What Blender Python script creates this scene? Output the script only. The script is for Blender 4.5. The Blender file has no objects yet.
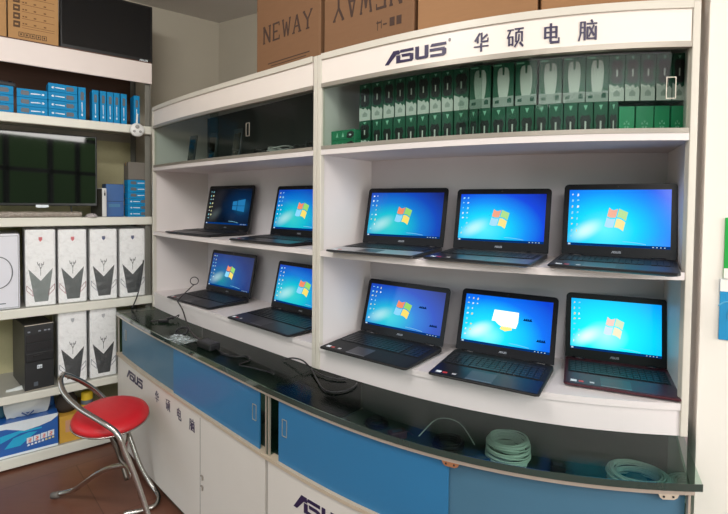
import bpy, bmesh, math, random
from mathutils import Vector, Matrix
random.seed(7)
PI = math.pi
scn = bpy.context.scene
COL = scn.collection

# ------------------------------------------------------------------ materials
def lin(c):
    return tuple(((v/255)/12.92 if v/255 <= .04045 else ((v/255+.055)/1.055)**2.4) for v in c)

_m = {}
def M(name, rgb=(200,200,200), rough=.5, metal=0., var=.06, scale=30., bump=0., coat=0., emit=0., spec=.5, stretch=None):
    if name in _m: return _m[name]
    m = bpy.data.materials.new(name); m.use_nodes = True; _m[name] = m
    nt = m.node_tree; b = nt.nodes['Principled BSDF']; L = nt.links
    c = lin(rgb)
    tc = nt.nodes.new('ShaderNodeTexCoord'); mp = nt.nodes.new('ShaderNodeMapping')
    if stretch: mp.inputs['Scale'].default_value = stretch
    L.new(tc.outputs['Object'], mp.inputs[0])
    nz = nt.nodes.new('ShaderNodeTexNoise'); nz.inputs['Scale'].default_value = scale; nz.inputs['Detail'].default_value = 4
    L.new(mp.outputs[0], nz.inputs['Vector'])
    mx = nt.nodes.new('ShaderNodeMix'); mx.data_type = 'RGBA'
    mx.inputs[6].default_value = (*[max(0, v*(1-var)) for v in c], 1)
    mx.inputs[7].default_value = (*[min(1, v*(1+var)) for v in c], 1)
    L.new(nz.outputs[0], mx.inputs[0]); L.new(mx.outputs[2], b.inputs['Base Color'])
    b.inputs['Roughness'].default_value = rough; b.inputs['Metallic'].default_value = metal
    b.inputs['Specular IOR Level'].default_value = spec
    b.inputs['Coat Weight'].default_value = coat
    if bump:
        bp = nt.nodes.new('ShaderNodeBump'); bp.inputs['Strength'].default_value = bump; bp.inputs['Distance'].default_value = .01
        L.new(nz.outputs[0], bp.inputs['Height']); L.new(bp.outputs[0], b.inputs['Normal'])
    if emit:
        b.inputs['Emission Color'].default_value = (*c, 1); b.inputs['Emission Strength'].default_value = emit
    return m

def glass(name, tint=(200,225,215), refl=1.0, rough=0.0, ior=1.5):
    m = bpy.data.materials.new(name); m.use_nodes = True; nt = m.node_tree; nt.nodes.clear(); L = nt.links
    o = nt.nodes.new('ShaderNodeOutputMaterial'); mx = nt.nodes.new('ShaderNodeMixShader')
    t = nt.nodes.new('ShaderNodeBsdfTransparent'); g = nt.nodes.new('ShaderNodeBsdfGlossy'); f = nt.nodes.new('ShaderNodeFresnel')
    f.inputs[0].default_value = ior
    mu = nt.nodes.new('ShaderNodeMath'); mu.operation = 'MULTIPLY'; mu.inputs[1].default_value = refl
    t.inputs[0].default_value = (*lin(tint), 1); g.inputs['Roughness'].default_value = rough
    ge = nt.nodes.new('ShaderNodeNewGeometry'); iv = nt.nodes.new('ShaderNodeMath'); iv.operation = 'SUBTRACT'; iv.inputs[0].default_value = 1
    m2 = nt.nodes.new('ShaderNodeMath'); m2.operation = 'MULTIPLY'; L.new(ge.outputs['Backfacing'], iv.inputs[1])
    L.new(f.outputs[0], mu.inputs[0]); L.new(mu.outputs[0], m2.inputs[0]); L.new(iv.outputs[0], m2.inputs[1]); L.new(m2.outputs[0], mx.inputs[0]); L.new(t.outputs[0], mx.inputs[1]); L.new(g.outputs[0], mx.inputs[2]); L.new(mx.outputs[0], o.inputs[0])
    _m[name] = m
    return m

def film(name, op=.25, rgb=(235,238,240)):
    # crinkled clear plastic
    m = bpy.data.materials.new(name); m.use_nodes = True; nt = m.node_tree; nt.nodes.clear(); L = nt.links
    o = nt.nodes.new('ShaderNodeOutputMaterial'); mx = nt.nodes.new('ShaderNodeMixShader')
    t = nt.nodes.new('ShaderNodeBsdfTransparent'); p = nt.nodes.new('ShaderNodeBsdfPrincipled')
    p.inputs['Base Color'].default_value = (*lin(rgb), 1); p.inputs['Roughness'].default_value = .12
    tc = nt.nodes.new('ShaderNodeTexCoord'); n = nt.nodes.new('ShaderNodeTexNoise'); n.inputs['Scale'].default_value = 16; n.inputs['Detail'].default_value = 5; n.inputs['Distortion'].default_value = 2
    L.new(tc.outputs['Object'], n.inputs['Vector'])
    b = nt.nodes.new('ShaderNodeBump'); b.inputs['Strength'].default_value = .7; b.inputs['Distance'].default_value = .02
    L.new(n.outputs[0], b.inputs['Height']); L.new(b.outputs[0], p.inputs['Normal'])
    r = nt.nodes.new('ShaderNodeMapRange'); r.inputs[1].default_value = .45; r.inputs[2].default_value = .75; r.inputs[3].default_value = op*.4; r.inputs[4].default_value = op*2.2
    L.new(n.outputs[0], r.inputs[0]); L.new(r.outputs[0], mx.inputs[0]); L.new(t.outputs[0], mx.inputs[1]); L.new(p.outputs[0], mx.inputs[2]); L.new(mx.outputs[0], o.inputs[0])
    _m[name] = m
    return m

def screen_mat(name, stops, centre, stretch, strength, streak=.6):
    m = bpy.data.materials.new(name); m.use_nodes = True; nt = m.node_tree; nt.nodes.clear(); L = nt.links
    o = nt.nodes.new('ShaderNodeOutputMaterial'); em = nt.nodes.new('ShaderNodeEmission'); gl = nt.nodes.new('ShaderNodeBsdfGlossy'); ad = nt.nodes.new('ShaderNodeMixShader')
    gl.inputs['Roughness'].default_value = .12
    uv = nt.nodes.new('ShaderNodeUVMap'); uv.uv_map = 'UVMap'
    mp = nt.nodes.new('ShaderNodeMapping'); mp.vector_type = 'POINT'
    mp.inputs['Scale'].default_value = (stretch[0], stretch[1], 1)
    mp.inputs['Location'].default_value = (-centre[0]*stretch[0], -centre[1]*stretch[1], 0)
    L.new(uv.outputs[0], mp.inputs[0])
    ln = nt.nodes.new('ShaderNodeVectorMath'); ln.operation = 'LENGTH'; L.new(mp.outputs[0], ln.inputs[0])
    cr = nt.nodes.new('ShaderNodeValToRGB'); L.new(ln.outputs['Value'], cr.inputs[0])
    e = cr.color_ramp.elements
    while len(e) < len(stops): e.new(.5)
    for k, (p, c) in enumerate(stops): e[k].position = p; e[k].color = (*lin(c), 1)
    # light beam of the wallpaper, lower left
    m2 = nt.nodes.new('ShaderNodeMapping'); m2.vector_type = 'TEXTURE'
    m2.inputs['Location'].default_value = (.19, .27, 0); m2.inputs['Rotation'].default_value = (0, 0, .95); m2.inputs['Scale'].default_value = (.30, .15, 1)
    L.new(uv.outputs[0], m2.inputs[0])
    l2 = nt.nodes.new('ShaderNodeVectorMath'); l2.operation = 'LENGTH'; L.new(m2.outputs[0], l2.inputs[0])
    r = nt.nodes.new('ShaderNodeMapRange'); r.interpolation_type = 'SMOOTHSTEP'; r.inputs[1].default_value = 1; r.inputs[2].default_value = 0; r.inputs[3].default_value = 0; r.inputs[4].default_value = streak
    L.new(l2.outputs['Value'], r.inputs[0])
    mx = nt.nodes.new('ShaderNodeMix'); mx.data_type = 'RGBA'; L.new(r.outputs[0], mx.inputs[0]); L.new(cr.outputs[0], mx.inputs[6]); mx.inputs[7].default_value = (.75, 1, 1, 1)
    L.new(mx.outputs[2], em.inputs[0]); em.inputs[1].default_value = strength
    ad.inputs[0].default_value = .04
    L.new(em.outputs[0], ad.inputs[1]); L.new(gl.outputs[0], ad.inputs[2]); L.new(ad.outputs[0], o.inputs[0])
    return m

def glow(name, rgb, s=1.0):
    if name in _m: return _m[name]
    m = bpy.data.materials.new(name); m.use_nodes = True; nt = m.node_tree; nt.nodes.clear()
    o = nt.nodes.new('ShaderNodeOutputMaterial'); e = nt.nodes.new('ShaderNodeEmission'); e.inputs[0].default_value = (*lin(rgb), 1); e.inputs[1].default_value = s
    nt.links.new(e.outputs[0], o.inputs[0]); _m[name] = m
    return m

# ------------------------------------------------------------------ mesh builder
class MB:
    def __init__(s): s.bm = bmesh.new(); s.mi = 0
    def box(s, c, size, rot=0, bev=0, seg=2, mat=None, M4=None):
        r = bmesh.ops.create_cube(s.bm, size=1)
        T = (M4 or Matrix.Identity(4)) @ Matrix.Translation(c) @ Matrix.Rotation(rot, 4, 'Z') @ Matrix.Diagonal((*size, 1))
        bmesh.ops.transform(s.bm, matrix=T, verts=r['verts'])
        fs = set(f for v in r['verts'] for f in v.link_faces)
        if bev:
            es = set(e for v in r['verts'] for e in v.link_edges)
            q = bmesh.ops.bevel(s.bm, geom=list(es), offset=bev, segments=seg, affect='EDGES', profile=.5)
            fs = set(q['faces']) | set(f for f in fs if f.is_valid)
        for f in fs:
            if f.is_valid: f.material_index = s.mi if mat is None else mat; f.smooth = False
        return s
    def bx(s, x0, x1, y0, y1, z0, z1, **k):
        return s.box(((x0+x1)/2, (y0+y1)/2, (z0+z1)/2), (abs(x1-x0), abs(y1-y0), abs(z1-z0)), **k)
    def face(s, pts, mat=None):
        vs = [s.bm.verts.new(p) for p in pts]; f = s.bm.faces.new(vs); f.material_index = s.mi if mat is None else mat; return f
    def prism(s, poly, z0, z1, fn=None, mat=None):
        # polygon in (u,v) extruded between z0 and z1; fn maps (u,v,w) to space
        fn = fn or (lambda u, v, w: (u, v, w))
        a = [s.bm.verts.new(fn(u, v, z0)) for u, v in poly]; b = [s.bm.verts.new(fn(u, v, z1)) for u, v in poly]
        n = len(poly); fs = []
        fs.append(s.bm.faces.new(a[::-1])); fs.append(s.bm.faces.new(b))
        for i in range(n): fs.append(s.bm.faces.new((a[i], a[(i+1) % n], b[(i+1) % n], b[i])))
        for f in fs: f.material_index = s.mi if mat is None else mat
        return s
    def ribbon(s, F, B, z0, z1, mat=None):
        # solid between two plan polylines of equal length
        v = [[s.bm.verts.new((p[0], p[1], z)) for p in L] for z in (z0, z1) for L in (F, B)]
        f0, b0, f1, b1 = v; n = len(F); fs = []
        for i in range(n-1):
            fs.append(s.bm.faces.new((f0[i], f0[i+1], f1[i+1], f1[i])))
            fs.append(s.bm.faces.new((b0[i+1], b0[i], b1[i], b1[i+1])))
            fs.append(s.bm.faces.new((f1[i], f1[i+1], b1[i+1], b1[i])))
            fs.append(s.bm.faces.new((b0[i], b0[i+1], f0[i+1], f0[i])))
        fs.append(s.bm.faces.new((b0[0], f0[0], f1[0], b1[0]))); fs.append(s.bm.faces.new((f0[-1], b0[-1], b1[-1], f1[-1])))
        for f in fs: f.material_index = s.mi if mat is None else mat
        return s
    def tube(s, pts, r, n=10, smooth=4, closed=False, mat=None, cap=True):
        P = [Vector(p) for p in pts]
        if smooth and len(P) > 2:
            Q = []; N = len(P)
            rng = range(N) if closed else range(N-1)
            for i in rng:
                if closed: a, b, c, d = P[(i-1) % N], P[i], P[(i+1) % N], P[(i+2) % N]
                else: a, b, c, d = P[max(i-1, 0)], P[i], P[i+1], P[min(i+2, N-1)]
                for k in range(smooth):
                    t = k/smooth
                    Q.append(.5*((2*b)+(-a+c)*t+(2*a-5*b+4*c-d)*t*t+(-a+3*b-3*c+d)*t**3))
            if not closed: Q.append(P[-1])
            P = Q
        N = len(P); rings = []; up = None
        for i in range(N):
            if closed: d = (P[(i+1) % N]-P[i-1])
            else: d = P[min(i+1, N-1)]-P[max(i-1, 0)]
            if d.length < 1e-9: d = Vector((0, 0, 1))
            d.normalize()
            if up is None:
                up = Vector((0, 0, 1)) if abs(d.z) < .9 else Vector((1, 0, 0))
            up = (up-d*up.dot(d))
            if up.length < 1e-6: up = d.orthogonal()
            up.normalize(); sd = d.cross(up)
            rr = r[i*len(r)//N] if isinstance(r, (list, tuple)) else r
            rings.append([s.bm.verts.new(P[i]+(up*math.cos(a)+sd*math.sin(a))*rr) for a in [2*PI*k/n for k in range(n)]])
        mi = s.mi if mat is None else mat
        for i in range(N if closed else N-1):
            A, B = rings[i], rings[(i+1) % N]
            for k in range(n):
                f = s.bm.faces.new((A[k], A[(k+1) % n], B[(k+1) % n], B[k])); f.smooth = True; f.material_index = mi
        if not closed and cap:
            for f in (s.bm.faces.new(rings[0][::-1]), s.bm.faces.new(rings[-1])): f.material_index = mi
        return s
    def lathe(s, prof, n=32, c=(0, 0, 0), mat=None, M4=None, smooth=True):
        T = M4 or Matrix.Identity(4); rings = []
        for r, z in prof:
            rings.append([s.bm.verts.new(T @ Vector((c[0]+r*math.cos(2*PI*k/n), c[1]+r*math.sin(2*PI*k/n), c[2]+z))) for k in range(n)] if r > 1e-6 else [s.bm.verts.new(T @ Vector((c[0], c[1], c[2]+z)))])
        mi = s.mi if mat is None else mat
        for A, B in zip(rings, rings[1:]):
            for k in range(n):
                if len(A) == 1 and len(B) == 1: continue
                if len(A) == 1: q = (A[0], B[(k+1) % n], B[k])
                elif len(B) == 1: q = (A[k], A[(k+1) % n], B[0])
                else: q = (A[k], A[(k+1) % n], B[(k+1) % n], B[k])
                f = s.bm.faces.new(q); f.smooth = smooth; f.material_index = mi
        return s

def mk(name, mb, mats, parent=None, world=False, uv=None, recalc=True):
    if world and parent is not None:
        r = parent
        while r.parent: r = r.parent
        bmesh.ops.transform(mb.bm, matrix=wm[r.name].inverted(), verts=mb.bm.verts)
    if recalc: bmesh.ops.recalc_face_normals(mb.bm, faces=mb.bm.faces)
    me = bpy.data.meshes.new(name)
    if uv:
        lay = mb.bm.loops.layers.uv.new('UVMap')
        for f in mb.bm.faces:
            for l, u in zip(f.loops, uv): l[lay].uv = u
    mb.bm.to_mesh(me); mb.bm.free()
    for m in (mats if isinstance(mats, (list, tuple)) else [mats]): me.materials.append(m)
    o = bpy.data.objects.new(name, me); COL.objects.link(o)
    if parent is not None: o.parent = parent
    return o

wm = {}
def tag(o, label=None, cat=None, group=None, kind=None):
    if label: o['label'] = label
    if cat: o['category'] = cat
    if group: o['group'] = group
    if kind: o['kind'] = kind
    return o
def thing(name, loc, rz, label, cat, group=None):
    o = bpy.data.objects.new(name, None); COL.objects.link(o); o.empty_display_size = .05
    o.location = loc; o.rotation_euler = (0, 0, rz); wm[o.name] = Matrix.Translation(loc) @ Matrix.Rotation(rz, 4, 'Z')
    return tag(o, label, cat, group)
def copy_tree(o, parent=None):
    c = o.copy(); COL.objects.link(c)
    if parent is not None: c.parent = parent
    for ch in list(o.children): copy_tree(ch, c)
    return c
def place(o, loc, rz):
    o.location = loc; o.rotation_euler = (0, 0, rz); wm[o.name] = Matrix.Translation(loc) @ Matrix.Rotation(rz, 4, 'Z')

# ------------------------------------------------------------------ plan curves of the curved shop fittings
class Curve:
    def __init__(s, a, b, sag, al=0, be=0): s.a = Vector(a); s.b = Vector(b); s.s = sag; s.al = al; s.be = be
    def raw(s, t):
        d = s.b-s.a; n = Vector((d.y, -d.x)).normalized()
        return s.a+d*t+n*(s.s*4*t*(1-t)*(1+s.al*(t-.5)+s.be*(t-.5)**2))
    def n(s, t):
        e = s.raw(t+1e-3)-s.raw(t-1e-3); return Vector((e.y, -e.x)).normalized()
    def p(s, t, off=0): return s.raw(t)+s.n(t)*off
    def ang(s, t): e = s.raw(t+1e-3)-s.raw(t-1e-3); return math.atan2(e.y, e.x)
    def line(s, t0, t1, off=0, n=32): return [s.p(t0+(t1-t0)*i/n, off) for i in range(n+1)]
    def at(s, t0, u):          # t after walking u metres from t0
        sp = (s.raw(t0+.01)-s.raw(t0-.01)).length/.02
        t = t0+u/sp; sp2 = (s.raw((t+t0)/2+.01)-s.raw((t+t0)/2-.01)).length/.02
        return t0+u/sp2
UR = Curve((-.1881, 1.8644), (.94, 1.3354), .1071, .4463, -.2605)      # right display cabinet
UL = Curve((-1.3296, 2.949), (-.1881, 1.8644), .0224, -1.27)           # left display cabinet
CR = Curve((-.3431, 1.6725), (.8019, 1.112), .1255, .4463, -.2605)     # right counter
CL = Curve((-1.4843, 2.8188), (-.3431, 1.6725), .0144, -1.27)          # left counter
def strip(mb, C, t0, t1, z0, z1, o0, o1, n=32, mat=None): return mb.ribbon(C.line(t0, t1, o0, n), C.line(t0, t1, o1, n), z0, z1, mat)
def back(a, b, sag, n=32):
    a = Vector(a); b = Vector(b); d = b-a; nn = Vector((d.y, -d.x)).normalized()
    return [a+d*(i/n)+nn*sag*4*(i/n)*(1-i/n) for i in range(n+1)]

# ------------------------------------------------------------------ lettering
def seg(x0, y0, x1, y1, w):
    d = Vector((x1-x0, y1-y0)); n = Vector((-d.y, d.x)).normalized()*(w/2)
    return [(x0+n.x, y0+n.y), (x1+n.x, y1+n.y), (x1-n.x, y1-n.y), (x0-n.x, y0-n.y)]
G = {
 'hua': [(42,95,10,55,9),(28,80,28,45,9),(88,84,55,62,8),(52,96,52,48,9),(50,50,93,50,7),(91,52,91,66,6),(4,27,96,27,5),(50,43,50,0,10)],
 'shuo': [(3,88,42,88,5),(24,88,5,48,7),(15,56,15,10,8),(36,56,36,10,8),(13,54,38,54,5),(13,17,38,17,5),(46,91,99,91,6),(75,90,67,74,7),(55,76,55,26,8),(90,76,90,26,8),(53,74,92,74,5),(73,64,71,34,7),(71,36,47,2,7),(77,24,97,3,9)],
 'dian': [(13,80,84,80,6),(18,83,18,26,10),(80,83,80,26,10),(16,56,80,56,6),(16,32,80,32,6),(49,99,49,8,11),(46,7,97,7,9),(94,6,94,28,7)],
 'nao': [(12,92,11,32,8),(11,34,2,2,7),(33,92,33,4,9),(11,90,36,90,5),(12,65,34,65,5),(12,41,34,41,5),(66,99,75,86,8),(42,81,99,81,6),(82,74,56,20,7),(56,68,84,24,8),(48,68,48,8,8),(46,11,94,11,6),(92,68,92,3,9)]}
ASUSP = [[(0,0),(7,0),(20,19),(26,19),(26,22),(25,28),(15,28)], [(20,0),(27,0),(27,17),(20,17)], [(26,22),(49,22),(49,28),(27,28)], [(30,12),(44,12),(44,18),(29,18)], [(43,3),(49,3),(49,16),(43,18)],
         [(22,0),(47,0),(49,5),(22,6)], [(52,3),(58,3),(58,28),(52,28)], [(52,3),(55,0),(70,0),(73,3),(70,6),(56,6)], [(67,3),(73,3),(73,28),(67,28)],
         [(76,22),(100,22),(100,28),(78,28)], [(75,12),(95,12),(98,18),(75,18)], [(94,3),(100,3),(100,15),(94,17)], [(76,0),(97,0),(100,5),(76,6)]]
LAT = {'N': [(14,0,14,100,16),(86,0,86,100,16),(14,96,86,4,18),(2,97,26,97,8),(2,3,28,3,8),(72,97,98,97,8)],
       'E': [(16,0,16,100,17),(4,96,84,96,10),(4,4,86,4,10),(16,50,62,50,10),(82,78,82,98,8),(84,2,84,24,8)],
       'W': [(8,98,30,2,15),(30,2,50,80,12),(50,80,70,2,15),(70,2,92,98,12),(0,97,20,97,8),(80,97,100,97,8)],
       'A': [(50,98,14,2,12),(50,98,86,2,17),(28,36,72,36,9),(0,3,28,3,8),(68,3,100,3,8)],
       'Y': [(8,98,50,48,15),(92,98,50,48,12),(50,50,50,2,17),(0,97,22,97,8),(78,97,100,97,8),(32,3,68,3,8)]}
def glyph(mb, strokes, fn, x, y, w, h, d0, d1, fat=1):
    for i, q in enumerate(strokes):
        poly = seg(*q[:4], q[4]*fat) if len(q) == 5 and not isinstance(q[0], tuple) else q
        e = .00003*i
        mb.prism([(x+px*w, y+py*h) for px, py in poly], d0, d1+e, fn)
def curved_fn(C, t0, off=0):
    def f(u, v, w):
        q = C.p(C.at(t0, u), off+w); return (q.x, q.y, v)
    return f

# ------------------------------------------------------------------ shared materials
white_post = M('white_painted_metal', (206,200,188), .4, 0, .03, 12)
white_board = M('white_laminate_board', (222,214,212), .45, 0, .03, 8)
back_board = M('pale_lilac_grey_board', (210,204,207), .55, 0, .04, 9)
header_white = M('header_white_board', (232,222,214), .4, 0, .02, 8)
strip_grey = M('grey_aluminium_trim', (160,152,142), .35, .4, .06, 30)
alu = M('aluminium_channel', (205,196,182), .3, .6, .05, 40, stretch=(1,1,8))
cream_rail = M('cream_rail', (196,180,158), .4, .15, .06, 30)
blue_pane = M('blue_film_glass', (40,112,158), .4, 0, .06, 5, coat=.15)
blue_pane2 = M('grey_blue_film_glass', (66,108,132), .4, 0, .06, 5, coat=.15)
g_top = glass('counter_glass', (224,236,230), .55, .16)
g_case = glass('case_glass', (234,240,237), .27)
g_pane = glass('end_glass', (190,212,204), 1.0)
g_edge = M('green_glass_edge', (38,58,52), .08, 0, .1, 20, coat=1)
counter_shade = M('counter_shade_green', (62,80,72), .7, 0, .1, 10)  # counter's inside shade put into the colour; kick board shares it
navy = M('navy_lettering', (38,24,66), .4, 0, .03)
black_ink = M('black_ink', (30,26,28), .6)
brown_ink = M('brown_black_ink', (62,42,32), .8)
steel = M('brushed_steel', (188,184,178), .22, 1., .05, 60)
dark_steel = M('darker_grey_steel', (120,112,104), .3, 1., .1, 40)  # darker tone of steel for the struts
black_plastic = M('black_plastic', (24,24,27), .35, 0, .1, 60)
gloss_black = M('gloss_black_panel', (8,9,10), .04, 0, .05, 10, coat=1)
matte_black = M('matte_black', (17,17,18), .6, 0, .1, 60)
white_plastic = M('white_plastic', (226,226,224), .35, 0, .03, 10)
carton = M('brown_corrugated_carton', (146,106,70), .8, 0, .07, 14, bump=.05, stretch=(1,1,6))
carton_dark = M('darker_brown_carton', (118,84,56), .8, 0, .07, 14, bump=.05, stretch=(1,1,6))
tape = M('tan_packing_tape', (176,138,92), .25, 0, .05, 20)
blue_box_m = M('bright_blue_card', (0,132,188), .6, 0, .05, 12, spec=.25)
blue_box_side = M('deep_blue_card', (14,84,150), .4, 0, .05, 12)
grey_print = M('grey_print', (84,92,102), .5)
white_print = M('white_print', (226,234,240), .5)
green_m = M('deep_green_card', (8,84,60), .5, 0, .06, 20)
green_d = M('green_card_side', (10,72,52), .5, 0, .06, 20)
green_b = M('emerald_card', (20,146,98), .4, 0, .05, 20, coat=.2)
logo_pale = M('pale_green_print', (140,200,172), .5)

# ------------------------------------------------------------------ display cabinets
ZC = .8288
def cabinet(C, name, label, bl, br, sl, sr, z_has_letters, opening_depth):
    root = thing(name, (C.p(.5).x, C.p(.5).y, ZC), 0, label, 'cabinet')
    N = 32
    front = C.line(0, 1, 0, N); bk = back(bl, br, opening_depth, N)
    # side panels
    for nm, f, b, sgn in (('side_panel', C.a, Vector(bl), 1), ('side_panel', C.b, Vector(br), -1)):
        d = (b-f).normalized(); w = Vector((d.y, -d.x))*sgn*.018
        mb = MB(); mb.ribbon([f+d*.004, b+d*.02], [f+d*.004+w, b+d*.02+w], ZC, 2.066)
        mk(nm, mb, white_board, root, True)
    # back board
    mb = MB(); bkd = [q+Vector((0, .012)) for q in bk]; mb.ribbon(bk, bkd, ZC, 2.06); mk('back_panel', mb, back_board, root, True)
    # shelves, case floor, roof
    for nm, z0, z1, o, m in (('case_floor', 1.680, 1.7005, 0, white_board), ('shelf', 1.2815, 1.3035, 0, white_board), ('shelf', .9045, .9245, 0, white_board), ('roof_panel', 2.052, 2.066, -.012, white_board)):
        mb = MB(); mb.ribbon(C.line(.012, .988, o, N), bk, z0, z1); mk(nm, mb, m, root, True)
    # plinth panel below the lowest shelf
    mb = MB(); strip(mb, C, .012, .988, ZC, .9044, -.004, -.016); mk('lower_panel', mb, white_board, root, True)
    # posts
    for t, s in ((0, 1), (1, -1)):
        mb = MB(); q = C.p(t, -.009); a = C.ang(t); e = Vector((math.cos(a), math.sin(a)))
        c = q+e*s*.0115
        mb.box((c.x, c.y, (ZC+2.07)/2), (.021, .022, 2.07-ZC), rot=a, bev=.002)
        mk('front_post', mb, white_post, root, True)
    # header
    mb = MB(); strip(mb, C, .018, .982, 2.0485, 2.0715, .006, -.022); mk('top_rail', mb, white_post, root, True)
    mb = MB(); strip(mb, C, .018, .982, 1.957, 2.0485, -.001, -.012); hb = mk('header_board', mb, header_white, root, True)
    mb = MB(); strip(mb, C, .018, .982, 1.941, 1.957, .004, -.022); mk('header_rail', mb, strip_grey, root, True)
    mb = MB(); strip(mb, C, .018, .982, 1.7005, 1.7145, .002, -.026); mk('glass_track', mb, strip_grey, root, True)
    # sliding glass doors
    for t0, t1, o in ((.02, .53, -.006), (.47, .98, -.016)):
        mb = MB(); strip(mb, C, t0, t1, 1.7145, 1.941, o, o-.004); gd = mk('sliding_glass', mb, g_case, root, True)
        gd['label'] = 'clear glass sliding door'
        tt = (.949 if C is UR else .686)
        if t0 < .1: continue
        f = curved_fn(C, tt, o)
        mb = MB()
        for x0, x1, z0, z1 in ((-.0135,-.0115,1.80,1.862),(.0115,.0135,1.80,1.862),(-.0135,.0135,1.80,1.802),(-.0135,.0135,1.860,1.862)):
            mb.prism([(x0,z0),(x1,z0),(x1,z1),(x0,z1)], .0005, .003, f)
        mk('finger_pull', mb, alu, gd, True)
    if z_has_letters:
        mb = MB(); glyph(mb, ASUSP, curved_fn(C, .2537), 0, 1.9755, .0023, .00155, 0, .0012); mk('brand_lettering', mb, navy, hb, True)
        for t, g in ((.5275,'hua'),(.609,'shuo'),(.6900,'dian'),(.7695,'nao')):
            mb = MB(); glyph(mb, G[g], curved_fn(C, t), -.025, 1.970, .00050, .00061, 0, .0012, 1.28); mk('sign_character', mb, navy, hb, True)
        f = curved_fn(C, .443); mb = MB()
        for x0, x1, z0, z1 in ((0,.006,2.018,2.0195),(0,.006,2.0255,2.027),(0,.0015,2.018,2.027),(.0045,.006,2.018,2.027)): mb.prism([(x0,z0),(x1,z0),(x1,z1),(x0,z1)], 0, .001, f)
        mk('trademark_sign', mb, navy, hb, True)
    return root
BLr, BRr = (.018, 2.128), (1.080, 1.648)
cabR = cabinet(UR, 'display_cabinet', 'white curved display cabinet with large navy lettering on its header, next to the right wall', BLr, BRr, 0, 0, True, .085)
BLl, BRl = (-1.063, 3.172), (.000, 2.126)
cabL = cabinet(UL, 'display_cabinet', 'white display cabinet standing between the storage shelves and the lettered cabinet', BLl, BRl, 0, 0, False, 0.0)

# ------------------------------------------------------------------ glass counters
def counter(C, U, label, bl, br, seam, sagb, doors):
    root = thing('glass_counter', (C.p(.5).x, C.p(.5).y, 0), 0, label, 'counter')
    N = 32
    bk = back(bl, br, sagb, N)
    e0 = .006; e1 = .994
    mb = MB(); strip(mb, C, e0, e1, 0.05, .5640, 0, -.016)
    for t in (e0, e1):
        f = C.p(t, -.017); b = Vector(bk[0] if t == e0 else bk[-1]); d = (b-f).normalized(); w = Vector((-d.y, d.x))*(-.016 if t == e0 else .016)
        mb.ribbon([f, b], [f+w, b+w], 0.05, .564)
    base = mk('base_cabinet', mb, M('off_white_laminate', (214,208,200), .45, 0, .03, 8), root, True)
    mb = MB(); strip(mb, C, .02, .98, 0.0, .05, -.03, -.045); mk('kick_board', mb, counter_shade, root, True)
    mb = MB(); mb.ribbon(C.line(e0, e1, -.017, N), bk, .545, .566); fl = mk('display_floor', mb, counter_shade, root, True)
    mb = MB(); mb.ribbon(bk, [q+Vector((0,.01)) for q in bk], 0.05, .8094); mk('counter_back', mb, counter_shade, root, True)  # back wall in the same shade-dark green
    mb = MB(); strip(mb, C, 0, 1, .5640, .5765, .006, -.03); mk('lower_rail', mb, cream_rail, root, True)
    mb = MB(); strip(mb, C, 0, 1, .7985, .8090, .004, -.026); mk('upper_rail', mb, alu, root, True)
    mb = MB(); mb.ribbon(C.line(0, 1 if C is CL else 1.011, .006, N), bk, .8095, .8275); gt = mk('glass_top', mb, g_top, root, True)
    mb = MB(); strip(mb, C, 0, 1 if C is CL else 1.0115, .8094, .8276, .0075, .0062); mk('polished_edge', mb, g_edge, gt, True)
    for t, b in ((0.002, bk[0]), (.998, bk[-1])):
        f = C.p(t, -.006); b = Vector(b); d = (b-f).normalized(); s = 1 if t < .5 else -1; w = Vector((d.y, -d.x))*s*.005
        mb = MB(); mb.ribbon([f, b-d*.004], [f+w, b-d*.004+w], .5765, .8090); eg = mk('end_glass', mb, g_pane, root, True)
        mb = MB(); c = C.p(t+s*.004, -.006); mb.box((c.x, c.y, .6875), (.006, .008, .221), rot=C.ang(t)); mk('corner_strip', mb, alu, root, True)
    # sliding panes
    a0 = .035; 
    for k, (t0, t1, o, m) in enumerate(((.03 if C is CL else .045, seam+.012, -.007, blue_pane2 if C is CL else blue_pane), (seam-.0, .965 if C is CL else .992, -.015 if C is CR else -.015, blue_pane if C is CL else blue_pane2))):
        if C is CL: o = (-.015, -.007)[k]
        mb = MB(); strip(mb, C, t0, t1, .5765, .7985, o, o-.005); pn = mk('sliding_pane', mb, m, root, True)
        pn['label'] = 'blue sliding pane' if m is blue_pane else 'grey-blue sliding pane'
        tt = {('L',0): .078, ('L',1): .945, ('R',0): .071}.get(('L' if C is CL else 'R', k))
        if tt:
            f = curved_fn(C, tt, o); mb = MB()
            for x0, x1, z0, z1 in ((-.0125,-.011,.675,.735),(.011,.0125,.675,.735),(-.0125,.0125,.675,.6765),(-.0125,.0125,.7335,.735)):
                mb.prism([(x0,z0),(x1,z0),(x1,z1),(x0,z1)], .0005, .003, f)
            mk('finger_pull', mb, alu, pn, True)
    # base doors: seam lines and locks
    for ts in doors:
        mb = MB(); strip(mb, C, ts-.0008, ts+.0008, .06, .55, .0006, -.001, n=2); mk('door_seam', mb, M('dark_seam', (90,84,80), .8), base, True)
        for z in (.30, .255):
            mb = MB(); q = C.p(ts+.012, .003); mb.box((q.x, q.y, z), (.014, .006, .006), rot=C.ang(ts), bev=.001); q2 = C.p(ts+.018, .005); mb.box((q2.x, q2.y, z-.006), (.005, .006, .018), rot=C.ang(ts), bev=.001)
            mk('door_catch', mb, strip_grey, base, True)
    return root, base, fl
ctL, baseL, _ = counter(CL, UL, 'long glass-topped white counter with two blue panes, behind the red stool', (-1.085,3.155), (-.006,2.100), .5131, 0, (.6885,))
ctR, baseR, _ = counter(CR, UR, 'curved glass-topped counter with blue panes in the right foreground', (.002,2.092), (1.060,1.600), .5406, .085, (.55,))
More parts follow.
